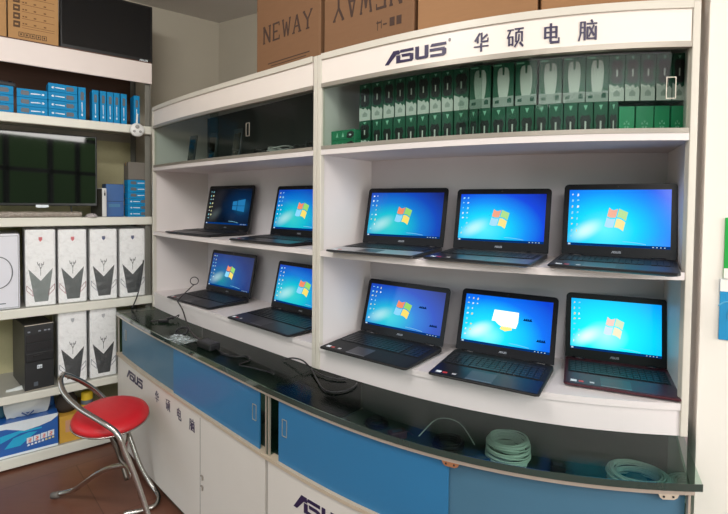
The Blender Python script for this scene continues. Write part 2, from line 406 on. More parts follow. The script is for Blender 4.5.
mb = MB(); glyph(mb, ASUSP, curved_fn(CL, .118), 0, .482, .00262, .00175, 0, .0012); mk('brand_lettering', mb, navy, baseL, True)
for t, g, z in ((.4021,'hua',.477),(.4845,'shuo',.475),(.5597,'dian',.470),(.641,'nao',.462)):
    mb = MB(); glyph(mb, G[g], curved_fn(CL, t), -.026, z, .00052, .00058, 0, .0012); mk('sign_character', mb, navy, baseL, True)
mb = MB(); glyph(mb, ASUSP, curved_fn(CR, .115), 0, .459, .0026, .0019, 0, .0012); mk('brand_lettering', mb, navy, baseR, True)
for t, m in ((.557, M('orange_bronze_clip', (186,128,92), .4, .5)), (.955, M('cream_clip', (214,200,180), .35, .4))):
    f = curved_fn(CR, t, -.002); mb = MB()
    mb.prism([(-.022,.7985),(-.018,.790),(-.012,.7855),(.014,.7855),(.022,.790),(.026,.7985)], 0, .006, f, mat=0)
    mb.box((*f(-.01,.793,.0065),), (.004,.003,.004), rot=CR.ang(t), mat=1); mb.box((*f(.012,.793,.0065),), (.004,.003,.004), rot=CR.ang(t), mat=1)
    mk('track_clip', mb, [m, black_ink], ctR, True)

# ------------------------------------------------------------------ laptops
W7 = [(0,(110,235,250)), (.28,(0,196,240)), (.5,(0,140,226)), (.78,(6,84,206)), (1,(8,44,150))]
def flag_mats(b):
    cs = ((238,112,62),(126,206,70),(110,205,250),(255,216,72))
    return [glow('logo_tint_%d_%d' % (i, int(b*10)), tuple(int(c+(250-c)*b) for c in k), 1) for i, k in enumerate(cs)]
def laptop(x, y, ang, w, d, lh, ti, z, label, base_m, deck_m, S, strength, centre, logo='flag', wall=None, numpad=False, streak=.5, stickers=True, marks=False, bright=.22):
    root = thing('laptop', (x, y, z), ang, label, 'laptop', 'laptops on the display shelves')
    hw = w/2
    # base: rounded wedge
    mb = MB(); r = .012
    out = []
    for cx, cy, a0 in ((hw-r, -d+r, -PI/2), (hw-r, -r+.004, 0), (-hw+r, -r+.004, PI/2), (-hw+r, -d+r, PI)):
        for k in range(5): a = a0+k*PI/8; out.append((cx+r*math.cos(a), cy+r*math.sin(a)))
    def top(v): return .013+.010*(v+d)/d
    n = len(out)
    def ring(s, fz): return [mb.bm.verts.new((px*s[0], -d/2+(py+d/2)*s[1], fz(py))) for px, py in out]
    k0 = ring((.93, .90), lambda v: .002); k1 = ring((1, 1), lambda v: .007); k2 = ring((1, 1), lambda v: top(v)-.002); k3 = ring((.99, .985), lambda v: top(v))
    for A, B in ((k0, k1), (k1, k2), (k2, k3)):
        for i in range(n): mb.bm.faces.new((A[i], A[(i+1) % n], B[(i+1) % n], B[i]))
    mb.bm.faces.new(k0[::-1]); mb.bm.faces.new(k3)
    base = mk('base', mb, base_m, root)
    mb = MB()
    for fx in (-hw+.03, hw-.03):
        for fy in (-d+.03, -.04): mb.lathe([(0, 0), (.006, 0), (.006, .003), (0, .003)], 10, (fx, fy, 0))
    mk('rubber_feet', mb, matte_black, base)
    # palm rest and deck
    def on(xx, yy, h=0.0): return (xx, yy, top(yy)+h)
    def patch(x0, x1, y0, y1, h0, h1): 
        m_ = MB(); a = [on(x0,y0,h0), on(x1,y0,h0), on(x1,y1,h0), on(x0,y1,h0)]; b = [on(x0,y0,h1), on(x1,y0,h1), on(x1,y1,h1), on(x0,y1,h1)]
        va = [m_.bm.verts.new(p) for p in a]; vb = [m_.bm.verts.new(p) for p in b]
        m_.bm.faces.new(va[::-1]); m_.bm.faces.new(vb)
        for i in range(4): m_.bm.faces.new((va[i], va[(i+1) % 4], vb[(i+1) % 4], vb[i]))
        return m_
    mk('palm_rest', patch(-hw+.006, hw-.006, -d+.006, -d*.60, .0002, .0009), deck_m, base)
    kd = mk('keyboard_tray', patch(-hw+.012, hw-.012, -d*.585, -d*.12, .0002, .0008), matte_black, base)
    # keys
    mb = MB(); kx0, kx1, ky0, ky1 = -hw+.018, hw-.018, -d*.57, -d*.15
    rows = 6; cols = 18 if numpad else 15
    for rr in range(rows):
        y0 = ky0+(ky1-ky0)*rr/rows; y1 = ky0+(ky1-ky0)*(rr+1)/rows-.0022
        cc = 0
        while cc < cols:
            span = 5 if (rr == 0 and cc == 4) else 1
            x0 = kx0+(kx1-kx0)*cc/cols; x1 = kx0+(kx1-kx0)*(cc+span)/cols-.0024
            if numpad and cc == cols-4: cc += 1; continue
            mb.bx(x0, x1, y0, y1, top((y0+y1)/2)+.0006, top((y0+y1)/2)+.003); cc += span
    mk('keys', mb, M('key_caps', (28,29,33), .4, 0, .1, 80), base)
    tpx = -.03 if numpad else -.01
    tp = mk('touchpad', patch(tpx-.042, tpx+.042, -d*.93, -d*.67, .0009, .0014), M('touchpad_grey', (62,62,68), .35), base)
    mk('touchpad_buttons', patch(tpx-.042, tpx+.042, -d*.965, -d*.935, .0009, .0018), M('button_grey', (110,110,114), .3, .5), base)
    if stickers:
        mk('sticker', patch(-hw+.02, -hw+.038, -d+.018, -d+.034, .001, .0013), white_print, base)
        mk('sticker', patch(-hw+.043, -hw+.058, -d+.02, -d+.032, .001, .0013), M('red_sticker', (190,60,60), .4), base)
        mk('sticker', patch(-hw+.075, -hw+.088, -d+.022, -d+.033, .001, .0013), M('grey_sticker', (190,190,195), .4), base)
    # lid
    z0 = .0225; st, ct = math.sin(ti), math.cos(ti)
    def LT(u, h, q): return (u, .004+h*st-q*ct, z0+h*ct+q*st)
    mb = MB(); r = .014; out = []
    for cx, cy, a0 in ((hw-r, r*.3, -PI/2), (hw-r, lh-r, 0), (-hw+r, lh-r, PI/2), (-hw+r, r*.3, PI)):
        for k in range(5): a = a0+k*PI/8; out.append((cx+r*math.cos(a), max(0, cy+r*math.sin(a))))
    rings = [[mb.bm.verts.new(LT(px*s, lh/2+(py-lh/2)*s, q)) for px, py in out] for s, q in ((.96, -.009), (.992, -.005), (1, 0), (.996, .0015))]
    for A, B in zip(rings, rings[1:]):
        for i in range(len(out)): mb.bm.faces.new((A[i], A[(i+1) % len(out)], B[(i+1) % len(out)], B[i]))
    mb.bm.faces.new(rings[0][::-1]); mb.bm.faces.new(rings[-1])
    lid = mk('lid', mb, M('lid_black_gloss', (9,11,18), .28, 0, .1, 40, spec=.3), root)
    for s in (-1, 1):
        mb = MB(); T = Matrix.Translation((s*hw*.72, .002, z0-.002)) @ Matrix.Rotation(PI/2, 4, 'Y'); mb.lathe([(0,-.02),(.007,-.02),(.007,.02),(0,.02)], 14, M4=T); mk('hinge', mb, black_plastic, root)
    # screen
    b = .017; bb = .032; bt = .020
    sx0, sx1, sy0, sy1 = -hw+b, hw-b, bb, lh-bt
    mb = MB(); vs = [mb.bm.verts.new(LT(u, h, .0018)) for u, h in ((sx0, sy0), (sx1, sy0), (sx1, sy1), (sx0, sy1))]; mb.bm.faces.new(vs)
    sm = screen_mat('screen_glow', wall or W7, centre, (.95, .8), strength, streak)
    scr = mk('screen', mb, sm, root, uv=[(0,0),(1,0),(1,1),(0,1)], recalc=False)
    SW, SH = sx1-sx0, sy1-sy0
    def SF(off=.0): return lambda u, v, q: LT(sx0+u*SW, sy0+v*SH, .0019+q)
    f = SF()
    def wav(u0, v0, u1, v1, amp, k=6):
        lo = [(u0+(u1-u0)*i/k, v0+amp*math.sin(2.6*i/k)) for i in range(k+1)]; hi = [(u0+(u1-u0)*i/k+.012, v1+amp*math.sin(2.6*i/k)) for i in range(k+1)]
        return lo+hi[::-1]
    if logo == 'flag':
        mb = MB(); cx, cy = .49, .49
        def fl(p, q): return (cx+.092*p+.022*q, cy+.165*q-.055*p+.030*math.sin(2.6*p+.4))
        for i, (p0, p1, q0, q1) in enumerate(((-1,-.06,.07,1),(.06,1,.07,1),(-1,-.06,-1,-.07),(.06,1,-1,-.07))):
            K = 6; lo_ = [fl(p0+(p1-p0)*k/K, q0) for k in range(K+1)]; hi_ = [fl(p0+(p1-p0)*k/K, q1-.12*math.sin(PI*k/K)*(1 if q1 > .5 else 0)) for k in range(K+1)]
            mb.prism(lo_+hi_[::-1], 0, .0003, f, mat=i)
        mk('screen_logo', mb, [*flag_mats(bright)], scr)
    elif logo == 'dialog':
        mb = MB(); mb.prism([(.34,.50),(.38,.50),(.42,.44),(.47,.40),(.62,.40),(.64,.52),(.64,.72),(.36,.73)], 0, .0004, f, mat=0); mb.prism([(.44,.36),(.50,.32),(.58,.36),(.57,.42),(.46,.42)], 0, .0004, f, mat=1)
        mk('screen_window', mb, [glow('dialog_white', (255,255,255), 1.3), glow('dialog_yellow', (255,226,130), 1.2)], scr)
    else:
        mb = MB()
        for q in ([(.60,.42),(.70,.40),(.70,.52),(.60,.52)], [(.715,.395),(.88,.36),(.88,.52),(.715,.52)], [(.60,.535),(.70,.535),(.70,.66),(.60,.64)], [(.715,.535),(.88,.535),(.88,.71),(.715,.67)]): mb.prism(q, 0, .0003, f)
        mk('screen_logo', mb, glow('pale_blue_logo', (40,130,190), .8), scr)
    mb = MB(); rnd = random.Random(int(x*1000))
    ncol = 3 if marks else 2
    for c_ in range(ncol):
        for r_ in range(8 if c_ < 1 else (7 if c_ == 1 else 2)):
            if rnd.random() < .12 and r_ > 1: continue
            u = .03+c_*.055; v = .93-r_*.108; k = rnd.randint(0, 2)
            pw = .012+rnd.random()*.012; ph = .02+rnd.random()*.03
            mb.prism([(u,v-ph),(u+pw,v-ph+.01),(u+pw*1.1,v),(u+.004,v+.004)], 0, .0003, f, mat=k)
    mk('screen_icons', mb, [glow('icon_white', (235,245,250), strength), glow('icon_cyan', (150,220,235), strength), glow('icon_cream', (225,225,170), strength)], scr)
    mb = MB(); mb.prism([(0,0),(1,0),(1,.045),(0,.045)], 0, .0003, f, mat=0)
    for k in range(4): mb.prism([(.84+.035*k,.014),(.852+.035*k,.014),(.852+.035*k,.028),(.84+.035*k,.028)], .0003, .0005, f, mat=1)
    mb.prism([(.01,.008),(.035,.008),(.035,.036),(.01,.036)], .0003, .0005, f, mat=1)
    mk('screen_task_bar', mb, [glow('task_bar_blue', (6,60,130), strength*.8), glow('task_bar_icon', (200,225,235), strength)], scr)
    mb = MB(); arc = [(.56+.22*i/8, .10-.035*(i/8)**2) for i in range(9)]; mb.prism(arc+[(a, v-.008) for a, v in arc[::-1]], 0, .0004, f); mk('screen_curve', mb, glow('curve_white', (150,225,250), strength*.9), scr)
    if marks:
        for u, v in ((.70,.58),(.86,.21)):
            mb = MB()
            for k in range(4): mb.prism([(u+.022*k, v), (u+.022*k+.016, v), (u+.022*k+.018, v+.035+.01*(k % 2)), (u+.022*k+.003, v+.04)], 0, .0005, f)
            mb.prism([(u-.005,v-.006),(u+.09,v-.006),(u+.09,v+.014),(u-.005,v+.014)], 0, .0004, f); mk('desktop_gadget', mb, glow('mark_navy', (10,44,96), .7), scr)
    # maker's lettering under the screen
    mb = MB(); glyph(mb, ASUSP, lambda u, v, q: LT(u, v, .0016+q), -.014, .011, .00028, .00025, 0, .0002); mk('brand_lettering', mb, M('silver_print', (150,155,165), .4, .5), lid)
    mb = MB(); mb.lathe([(0,.0005),(.0025,.0005),(.0025,-.001)], 12, M4=Matrix.Translation(LT(0, lh-.010, .0018)) @ Matrix.Rotation(PI/2-ti, 4, 'X')); mk('webcam', mb, gloss_black, lid)
    return root

blk = M('laptop_black_shell', (24,24,28), .35, 0, .1, 50); slv = M('laptop_silver_deck', (176,176,180), .3, .5, .05, 50)
dkg = M('laptop_dark_grey_deck', (58,58,62), .4, .2, .08, 50); brg = M('laptop_burgundy_shell', (66,16,30), .3, .1, .08, 50, coat=.4); bgd = M('laptop_burgundy_deck', (64,20,34), .35, .1, .08, 50)
blud = M('laptop_black_deck', (32,32,38), .3, .1, .1, 50)
Z1, Z2 = 1.3035, .9245
BR = [(0,(60,216,214)), (.22,(0,196,218)), (.42,(0,128,220)), (.62,(0,72,192)), (.85,(14,36,120))]
HOT = [(0,(150,255,255)), (.2,(20,226,255)), (.42,(0,186,255)), (.6,(0,112,240)), (.85,(0,64,206))]
DIM = [(0,(40,160,170)), (.18,(22,120,176)), (.36,(30,88,168)), (.6,(40,64,136)), (.85,(40,54,104))]
W10 = [(0,(30,120,170)), (.2,(14,58,104)), (.45,(12,26,48)), (.75,(10,14,22)), (1,(30,32,36))]
laptop(.1474,1.8909,-.5596,.3645,.2628,.2362,.2237,Z1, 'black laptop with silver palm rest at the left end of the lettered cabinet\'s upper shelf', blk, slv, 0, .95, (.3,.25), wall=BR)
laptop(.4814,1.6852,-.5689,.3442,.265,.228,.1873,Z1, 'black glossy laptop in the middle of the lettered cabinet\'s upper shelf', blk, blud, 0, 1.05, (.32,.25), streak=.6, bright=.4, wall=[(0,(90,238,250)), (.26,(0,210,250)), (.46,(0,144,244)), (.64,(0,70,220)), (.9,(0,28,150))])
laptop(.8199,1.5245,-.5471,.331,.26,.2424,.1703,Z1, 'laptop with brushed dark deck at the right end of the lettered cabinet\'s upper shelf', blk, dkg, 0, 1.1, (.38,.3), bright=.5, wall=[(0,(100,240,255)), (.28,(0,212,255)), (.5,(0,152,250)), (.7,(0,92,230)), (.95,(0,50,196))], streak=.8, numpad=True)
laptop(.1452,1.8867,-.6472,.3933,.2608,.2254,.2803,Z2, 'matte black laptop with stickers at the left end of the lettered cabinet\'s lower shelf', matte_black, matte_black, 0, .95, (.3,.25), wall=[(0,(60,220,228)), (.18,(0,190,226)), (.36,(0,128,222)), (.58,(0,72,196)), (.85,(14,40,130))], marks=True, numpad=True)
laptop(.4992,1.668,-.5373,.3496,.263,.2323,.3399,Z2, 'black laptop with a white window open on screen, middle of the lettered cabinet\'s lower shelf', matte_black, blk, 0, 1.1, (.3,.2), logo='dialog', wall=HOT, marks=True, streak=.9)
laptop(.876,1.6190,-.42,.316,.2450,.2302,.1774,Z2, 'burgundy laptop at the right end of the lettered cabinet\'s lower shelf', brg, bgd, 0, 1.15, (.4,.3), bright=.75, wall=[(0,(170,255,255)), (.25,(20,236,255)), (.5,(0,206,250)), (.7,(0,166,245)), (.9,(0,120,236))], streak=.95)
laptop(-.8334,2.8027,-.6906,.4581,.2523,.2689,.1784,Z1, 'black laptop with a dark screen and pale blue window picture on it', blk, dkg, 0, .5, (.8,.5), logo='ten', wall=W10, streak=.12)
laptop(-.3232,2.3022,-.6993,.4385,.2487,.2574,.2078,Z1, 'black laptop on the left cabinet\'s upper shelf, half hidden by the white post', blk, blud, 0, .9, (.35,.25), wall=BR)
laptop(-.8121,2.771,-.7094,.4552,.2523,.2498,.2044,Z2, 'grey-decked laptop with a dim blue screen beside the hanging cable loop', blk, dkg, 0, .8, (.3,.25), wall=DIM)
laptop(-.3111,2.2868,-.7383,.4716,.2579,.244,.2207,Z2, 'grey-decked laptop with bright screen on left cabinet\'s lower shelf beside the white post', blk, dkg, 0, .95, (.3,.25), wall=BR)

# ------------------------------------------------------------------ mouse boxes in the lettered cabinet
def mouse_mesh(kind, w, h, d=.055):
    mb = MB()
    mb.bx(-w/2, w/2, 0, d, 0, h, mat=0)
    f = lambda u, v, q: (u*w, -q, v*h)
    def P(poly, m, q=.0006): mb.prism(poly, 0, q, f, mat=m)
    if kind == 'slim':
        band = [(-.5,0),(.5,0),(.5,.25),(.36,.31),(.22,.27),(.05,.35),(-.12,.31),(-.5,.37)]
        P(band, 1); P([(-.2,.10),(.2,.10),(.24,.17),(0,.24),(-.22,.17)], 3, .0008)
        P([(-.26,.38),(.26,.38),(.42,.48),(.32,.62),(.42,.76),(.26,.88),(.06,.86),(-.06,.86),(-.26,.88),(-.42,.76),(-.32,.62),(-.42,.48)], 2, .0009)
        P([(-.05,.52),(.05,.52),(.05,.68),(-.05,.68)], 1, .0012)
        P([(-.12,.95),(.12,.95),(0,.885)], 4, .0009)
    elif kind == 'short':
        P([(-.26,.1),(.26,.1),(.40,.2),(.30,.36),(.40,.52),(.26,.66),(.06,.63),(-.06,.63),(-.26,.66),(-.40,.52),(-.30,.36),(-.40,.2)], 2, .0009)
        P([(-.06,.26),(.06,.26),(.06,.48),(-.06,.48)], 1, .0012); P([(-.14,.92),(.14,.92),(0,.78)], 4, .0009)
    elif kind == 'white':
        P([(-.5,0),(.5,0),(.5,.24),(-.5,.22)], 3); 
        P([(-.2,.22),(.2,.22),(.25,.35),(.29,.6),(.27,.8),(.2,.88),(.06,.9),(.04,.72),(-.04,.72),(-.06,.9),(-.2,.88),(-.27,.8),(-.29,.6),(-.25,.35)], 1, .0009)
        P([(-.45,.94),(-.1,.94),(-.1,.97),(-.45,.97)], 4); P([(.2,.08),(.4,.08),(.4,.18),(.3,.2),(.2,.16)], 5, .0009); P([(-.4,.08),(-.2,.08),(-.2,.16),(-.4,.14)], 5, .0009)
    elif kind == 'plain':
        for k in range(5):
            a = k*2*PI/5+.3; P([(.06*math.cos(a)*w/w, .42+.05*math.sin(a)), (.2*math.cos(a-.35), .42+.13*math.sin(a-.35)), (.2*math.cos(a+.35), .42+.13*math.sin(a+.35))], 4, .0009)
    bmesh.ops.recalc_face_normals(mb.bm, faces=mb.bm.faces)
    me = bpy.data.meshes.new('mouse_box'); mb.bm.to_mesh(me); mb.bm.free()
    for m in ((green_b if kind == 'plain' else green_m), M('white_card_print', (196,200,194), .5), M('black_mouse_print', (14,16,18), .4), M('grey_card_print', (150,160,154), .5), logo_pale, M('dark_green_print', (30,80,64), .5)): me.materials.append(m)
    return me
ZF = 1.7008; HL = .112; HU = .142
up = [(0.1029,0.1478),(0.1516,0.1932),(0.1958,0.2358),(0.2383,0.2741),(0.2765,0.3129),(0.3156,0.3539),(0.3555,0.392),(0.3936,0.429),(0.4305,0.4751),(0.4772,0.5379),(0.5435,0.6007),(0.6047,0.6611),(0.6662,0.7244),(0.7269,0.7822),(0.7834,0.8378),(0.8387,0.8756),(0.8766,0.9117),(0.9134,0.9476),(0.9502,0.9861),(0.9872,1.018)]
lo = [(0.1556,0.189),(0.1912,0.2301),(0.2329,0.2739),(0.2763,0.3131),(0.3161,0.351),(0.3542,0.3924),(0.3956,0.4294),(0.4325,0.4742),(0.4772,0.5024),(0.5047,0.5392),(0.5411,0.58),(0.5813,0.6157),(0.6181,0.6556),(0.6577,0.6915),(0.6925,0.7293),(0.7305,0.7651),(0.7663,0.8024),(0.804,0.8381),(0.8403,0.8626),(0.8643,0.9015),(0.9041,0.9462),(0.9478,0.9835),(0.9865,1.016)]
ORD = ['first','second','third','fourth','fifth','sixth','seventh','eighth','ninth','tenth','eleventh','twelfth','thirteenth','fourteenth','fifteenth','sixteenth','seventeenth','eighteenth','nineteenth','twentieth','twenty-first']
def row(lst, z, kinds, h, labf, group, rnd):
    cache = {}; cnt = {}
    for i, (t0, t1) in enumerate(lst):
        k = kinds(i); a = UR.p(t0, -.10); b = UR.p(t1, -.10); w = (b-a).length-.0012; c = (a+b)/2
        key = (k, round(w, 3))
        if key not in cache: cache[key] = mouse_mesh(k, round(w, 3)-.0005, h if k != 'plain' else h*.86)
        o = bpy.data.objects.new('mouse_box', cache[key]); COL.objects.link(o)
        o.location = (c.x, c.y, z); o.rotation_euler = (0, 0, math.atan2(b.y-a.y, b.x-a.x))
        cnt[k] = cnt.get(k, 0)+1
        tag(o, labf(k, cnt[k], i), 'box', group)
def lab_up(k, n, i):
    if k == 'white': return 'wide green box picturing a white mouse, %s of six from the left, upper row' % ORD[n-1]
    if n <= 9: return 'slim green black-mouse box, %s from the left in the upper row of the case' % ORD[n-1]
    return 'slim green box, %s to the right of the white-mouse boxes, upper row' % ORD[n-10]
row(up, ZF+HL+.001, lambda i: 'slim' if i < 9 or i > 14 else 'white', HU, lab_up, 'mouse boxes in the upper row of the glass case', 0)
def lab_lo(k, n, i):
    if k == 'plain': return 'bright emerald box, %s of four at the right end of the lower row' % ORD[n-1]
    return 'short green box picturing a black mouse, %s from the left of the lower row' % ORD[n-1]
row(lo, ZF, lambda i: 'plain' if i >= 19 else 'short', HL, lab_lo, 'mouse boxes in the lower row of the glass case', 0)
# first tall box stands on the end of a lower block: spacer box below it, and two boxes lying flat at the left
a = UR.p(.1029, -.10); b = UR.p(.1478, -.10); w = (b-a).length-.002; c = (a+b)/2
o = bpy.data.objects.new('mouse_box', mouse_mesh('slim', w, HL)); COL.objects.link(o); o.location = (c.x, c.y, ZF); o.rotation_euler = (0, 0, math.atan2(b.y-a.y, b.x-a.x)); tag(o, 'slim green box with white band directly under the leftmost box of the upper row', 'box', 'mouse boxes in the lower row of the glass case')
for k in range(2):
    mb = MB(); mb.bx(-.062, .062, 0, .05, 0, .039, bev=.002, mat=0)
    f = lambda u, v, q: (u, -q, v)
    for u in (-.030, .0): mb.prism([(u-.005,.012),(u+.007,.012),(u+.001,.030)], 0, .0007, f, mat=1)
    mb.prism([(.020,.008),(.040,.004),(.056,.012),(.058,.026),(.044,.034),(.024,.028)], 0, .0008, f, mat=2); mb.prism([(.034,.016),(.044,.016),(.044,.021),(.034,.021)], 0, .0011, f, mat=3)
    o = mk('mouse_box', mb, [M('mid_green_card', (18,120,82), .4), logo_pale, black_ink, white_print])
    q = UR.p(.062, -.062); o.location = (q.x, q.y, ZF+k*.0395); o.rotation_euler = (0, 0, UR.ang(.06)); tag(o, ('lower' if k == 0 else 'upper')+' of two green mouse boxes lying flat at the left end of the glass case', 'box', 'mouse boxes lying flat in the glass case')

# ------------------------------------------------------------------ odds and ends in the left glass case
def phone(x, y, z, rz, lab, h=.165, w=.06):
    r = thing('phone_stand', (x, y, z), rz, lab, 'gadget')
    mb = MB(); mb.box((0, .01, .006), (w*.9, .06, .012), bev=.003); mk('stand_foot', mb, black_plastic, r)
    mb = MB(); T = Matrix.Translation((0, .01, .012+h/2)) @ Matrix.Rotation(-.15, 4, 'X'); mb.box((0, 0, 0), (w, .012, h), bev=.004, M4=T); b_ = mk('body', mb, M('dark_grey_shell', (60,62,66), .4), r)
    mb = MB(); mb.box((0, -.0065, .012), (w*.8, .0015, h*.55), M4=T); mb.box((0, -.0065, -h*.3), (w*.6, .0015, h*.14), M4=T); mk('screen', mb, gloss_black, b_)
for t, off, lab in ((.24, -.09, 'small dark gadget on a stand, leftmost in the left glass case'), (.36, -.12, 'small dark gadget on a stand, second from the left in the left glass case'), (.52, -.12, 'small dark gadget on a stand, nearest the middle of the left glass case')):
    q = UL.p(t, off); phone(q.x, q.y, 1.7008, UL.ang(t)+.2, lab)
rnd = random.Random(3)
for t, off, R_, lab, m in ((.66, -.12, .035, 'small coil of dark cable in the left glass case beside the gadgets', black_plastic), (.77, -.10, .05, 'grey coil of cable in the middle of the left glass case heap', M('grey_cable', (150,150,148), .4)), (.87, -.13, .06, 'large loose black coil of cable near the right end of the left glass case', black_plastic), (.94, -.07, .032, 'small black coil of cable at the right end of the left glass case', black_plastic)):
    q = UL.p(t, off); mb = MB()
    for L_ in range(4):
        pts = [(R_*(1-.06*L_+.05*rnd.random())*math.cos(a)*1.2, R_*(.75+.05*L_)*math.sin(a), .008+.010*L_+.006*math.sin(2*a+L_)+.004) for a in [2*PI*k/12 for k in range(12)]]
        mb.tube(pts, .0035, 8, 3, closed=True)
    mb.tube([(R_*1.1, 0, .03), (R_*1.3, .01, .045), (R_*1.1, .03, .05), (R_*.6, .02, .055)], .0035, 8)
    mb.box((R_*.2, 0, .03), (.03, .016, .012), rot=.6, bev=.002)
    o = mk('cable_coil', mb, m); o.location = (q.x, q.y, 1.7015); tag(o, lab, 'cable', 'cables in the left glass case')

# ------------------------------------------------------------------ things inside and on the counters
def coil(name, x, y, z, R_, n, r, m, lab, squash=.9, cat='cable', group=None, tilt=0, tall=.004):
    mb = MB(); rr = random.Random(int(x*977))
    H_ = tall*n; ca = R_*.2
    for L_ in range(n):
        ph = rr.random()*6; al = 2*PI*((L_*.382) % 1); rad = .55+.45*rr.random()
        R2 = R_*.80+ca*math.cos(al)*rad; h0 = r+H_/2*(1+math.sin(al)*rad); tx_, ty_ = (rr.random()-.5)*.10, (rr.random()-.5)*.10
        pts = [(R2*math.cos(a), R2*squash*math.sin(a), max(r, h0+R2*(tx_*math.cos(a)+ty_*math.sin(a))+.002*math.sin(a*2+ph))) for a in [2*PI*k/16 for k in range(16)]]
        mb.tube(pts, r, 6, 2, closed=True)
    o = mk(name, mb, m); o.location = (x, y, z); o.rotation_euler = (0, tilt, 0); tag(o, lab, cat, group); return o
white_cable = M('white_cable', (236,240,236), .35, 0, .04, 20)
FLZ = .5665
coil('network_cable_coil', .525, 1.66, FLZ, .080, 30, .0028, white_cable, 'thick white coil of network cable in the middle of the right counter', group='cable coils in the right counter', tall=.0030)
coil('network_cable_coil', .920, 1.535, FLZ, .100, 22, .0027, white_cable, 'large loose white coil of network cable at the right end of the right counter', group='cable coils in the right counter', tall=.0020)
mb = MB(); mb.lathe([(.0,0),(.03,0),(.03,.025),(.0,.025)], 20); o = mk('cable_spool', mb, M('grey_spool', (120,128,124), .5)); o.location = (.915, 1.535, FLZ); tag(o, 'small grey hub inside the loose white cable coil at the right end', 'spool')
coil('black_cable_coil', .33, 1.765, FLZ, .06, 7, .003, black_plastic, 'dark cable bundle left of the thick white coil inside the right counter', group='cable coils in the right counter')
coil('black_cable_coil', .06, 1.93, FLZ, .05, 6, .003, black_plastic, 'dark cable bundle near the left end inside the right counter', group='cable coils in the right counter')
mb = MB(); mb.tube([(.22,1.78,.60),(.30,1.84,.64),(.38,1.81,.64),(.42,1.72,.60)], .002, 6); o = mk('thin_cable', mb, white_cable); tag(o, 'single thin white cable arching over the dark cables in the right counter', 'cable')
for x, y, a, sx, sy, sz, m, lab in ((.14, 1.83, .4, .07, .04, .03, M('maroon_card', (96,56,52), .5), 'small maroon carton inside the right counter by the dark cables'), (.68, 1.60, -.3, .05, .035, .03, black_plastic, 'small black adapter right of the thick white coil inside the counter'), (.66, 1.50, .2, .03, .03, .03, M('frosted_plastic', (120,134,134), .2), 'small frosted plastic pot right of the thick white coil'), (.415, 1.60, .5, .05, .04, .05, M('deep_blue_pack', (22,48,84), .4), 'small dark blue packet left of the thick white coil'), (-.08, 1.90, .3, .06, .04, .04, black_plastic, 'small black box in the left corner of the right counter')):
    mb = MB(); mb.box((0, 0, sz/2), (sx, sy, sz), bev=.004, mat=0); mb.box((0, 0, sz), (sx*.6, sy*.5, .001), mat=1); mb.tube([(sx/2,0,.01),(sx/2+.02,.01,.012),(sx/2+.03,-.01,.004)], .002, 6, mat=0)
    o = mk('small_pack' if m is not black_plastic else 'adapter', mb, [m, grey_print]); o.location = (x, y, FLZ); o.rotation_euler = (0, 0, a); tag(o, lab, 'box' if m is not black_plastic else 'adapter')
# inside the left counter
for x, y, sx, lab in ((-.75, 2.26, .12, 'dark flat carton lying inside the left counter under the power adapter'), (-.48, 1.97, .14, 'dark flat carton lying inside the left counter near its right end'), (-1.2, 2.72, .10, 'dark carton lying inside the left end of the left counter')):
    mb = MB(); mb.box((0, 0, .02), (sx, .09, .04), bev=.003, mat=0); mb.box((0, 0, .0405), (sx*.6, .04, .001), mat=1); o = mk('flat_carton', mb, [M('charcoal_card', (44,48,48), .6), grey_print]); o.location = (x, y, FLZ); o.rotation_euler = (0, 0, -.78); tag(o, lab, 'box')

GT = .8278
ad = thing('power_adapter', (-.700, 2.115, GT), -.72, 'black laptop power adapter lying on the left counter\'s glass top', 'adapter')
mb = MB(); mb.box((0, 0, .016), (.115, .055, .030), bev=.006, seg=3); mk('brick', mb, black_plastic, ad)
mb = MB(); mb.box((0, 0, .0312), (.06, .03, .0006)); mk('rating_label', mb, M('faded_label', (70,70,72), .5), ad)
mb = MB(); mb.tube([(-.745,2.16,GT+.018),(-.84,2.30,GT+.012),(-.93,2.46,GT+.03),(-.99,2.56,.90),(-1.035,2.605,.935)], .0035, 8)
mb.tube([(-1.035,2.605,.935),(-1.02,2.63,.96),(-.985,2.665,1.0),(-.975,2.70,1.015)], .003, 8)
mb.tube([(-.975+.022*math.cos(a), 2.70+.022*math.cos(a)*.2, 1.035+.022*math.sin(a)) for a in [2*PI*k/10 for k in range(10)]], .0025, 8, 3, closed=True)
o = mk('charging_cable', mb, M('dark_red_black_cable', (38,26,28), .4)); tag(o, 'dark charging cable rising from the power adapter to a loop by the dim-screened laptop', 'cable')
mb = MB(); mb.tube([(-.655,2.078,GT+.012),(-.60,2.02,GT+.005),(-.545,1.99,GT+.005),(-.50,1.99,GT+.005),(-.47,1.95,GT+.005),(-.50,1.89,GT+.005),(-.455,1.86,GT+.005),(-.38,1.82,GT+.005),(-.34,1.79,GT+.005)], .003, 8)
o = mk('power_cable', mb, black_plastic); tag(o, 'black cable winding right from the power adapter across the glass top', 'cable')
mb = MB(); mb.tube([(-.33,1.95,GT+.005),(-.29,1.93,GT+.02),(-.24,1.87,GT+.03),(-.20,1.83,GT+.012),(-.15,1.77,GT+.006),(-.11,1.745,GT+.006),(-.06,1.74,GT+.006)], .003, 8)
mb.tube([(-.20,1.83,GT+.012),(-.165,1.72,GT+.005),(-.135,1.64,GT+.005),(-.09,1.62,GT+.005),(-.04,1.65,GT+.005),(-.02,1.70,GT+.005)], .0028, 8)
o = mk('power_cable', mb, black_plastic); tag(o, 'black forked cable lying over the joint of the two counters', 'cable')
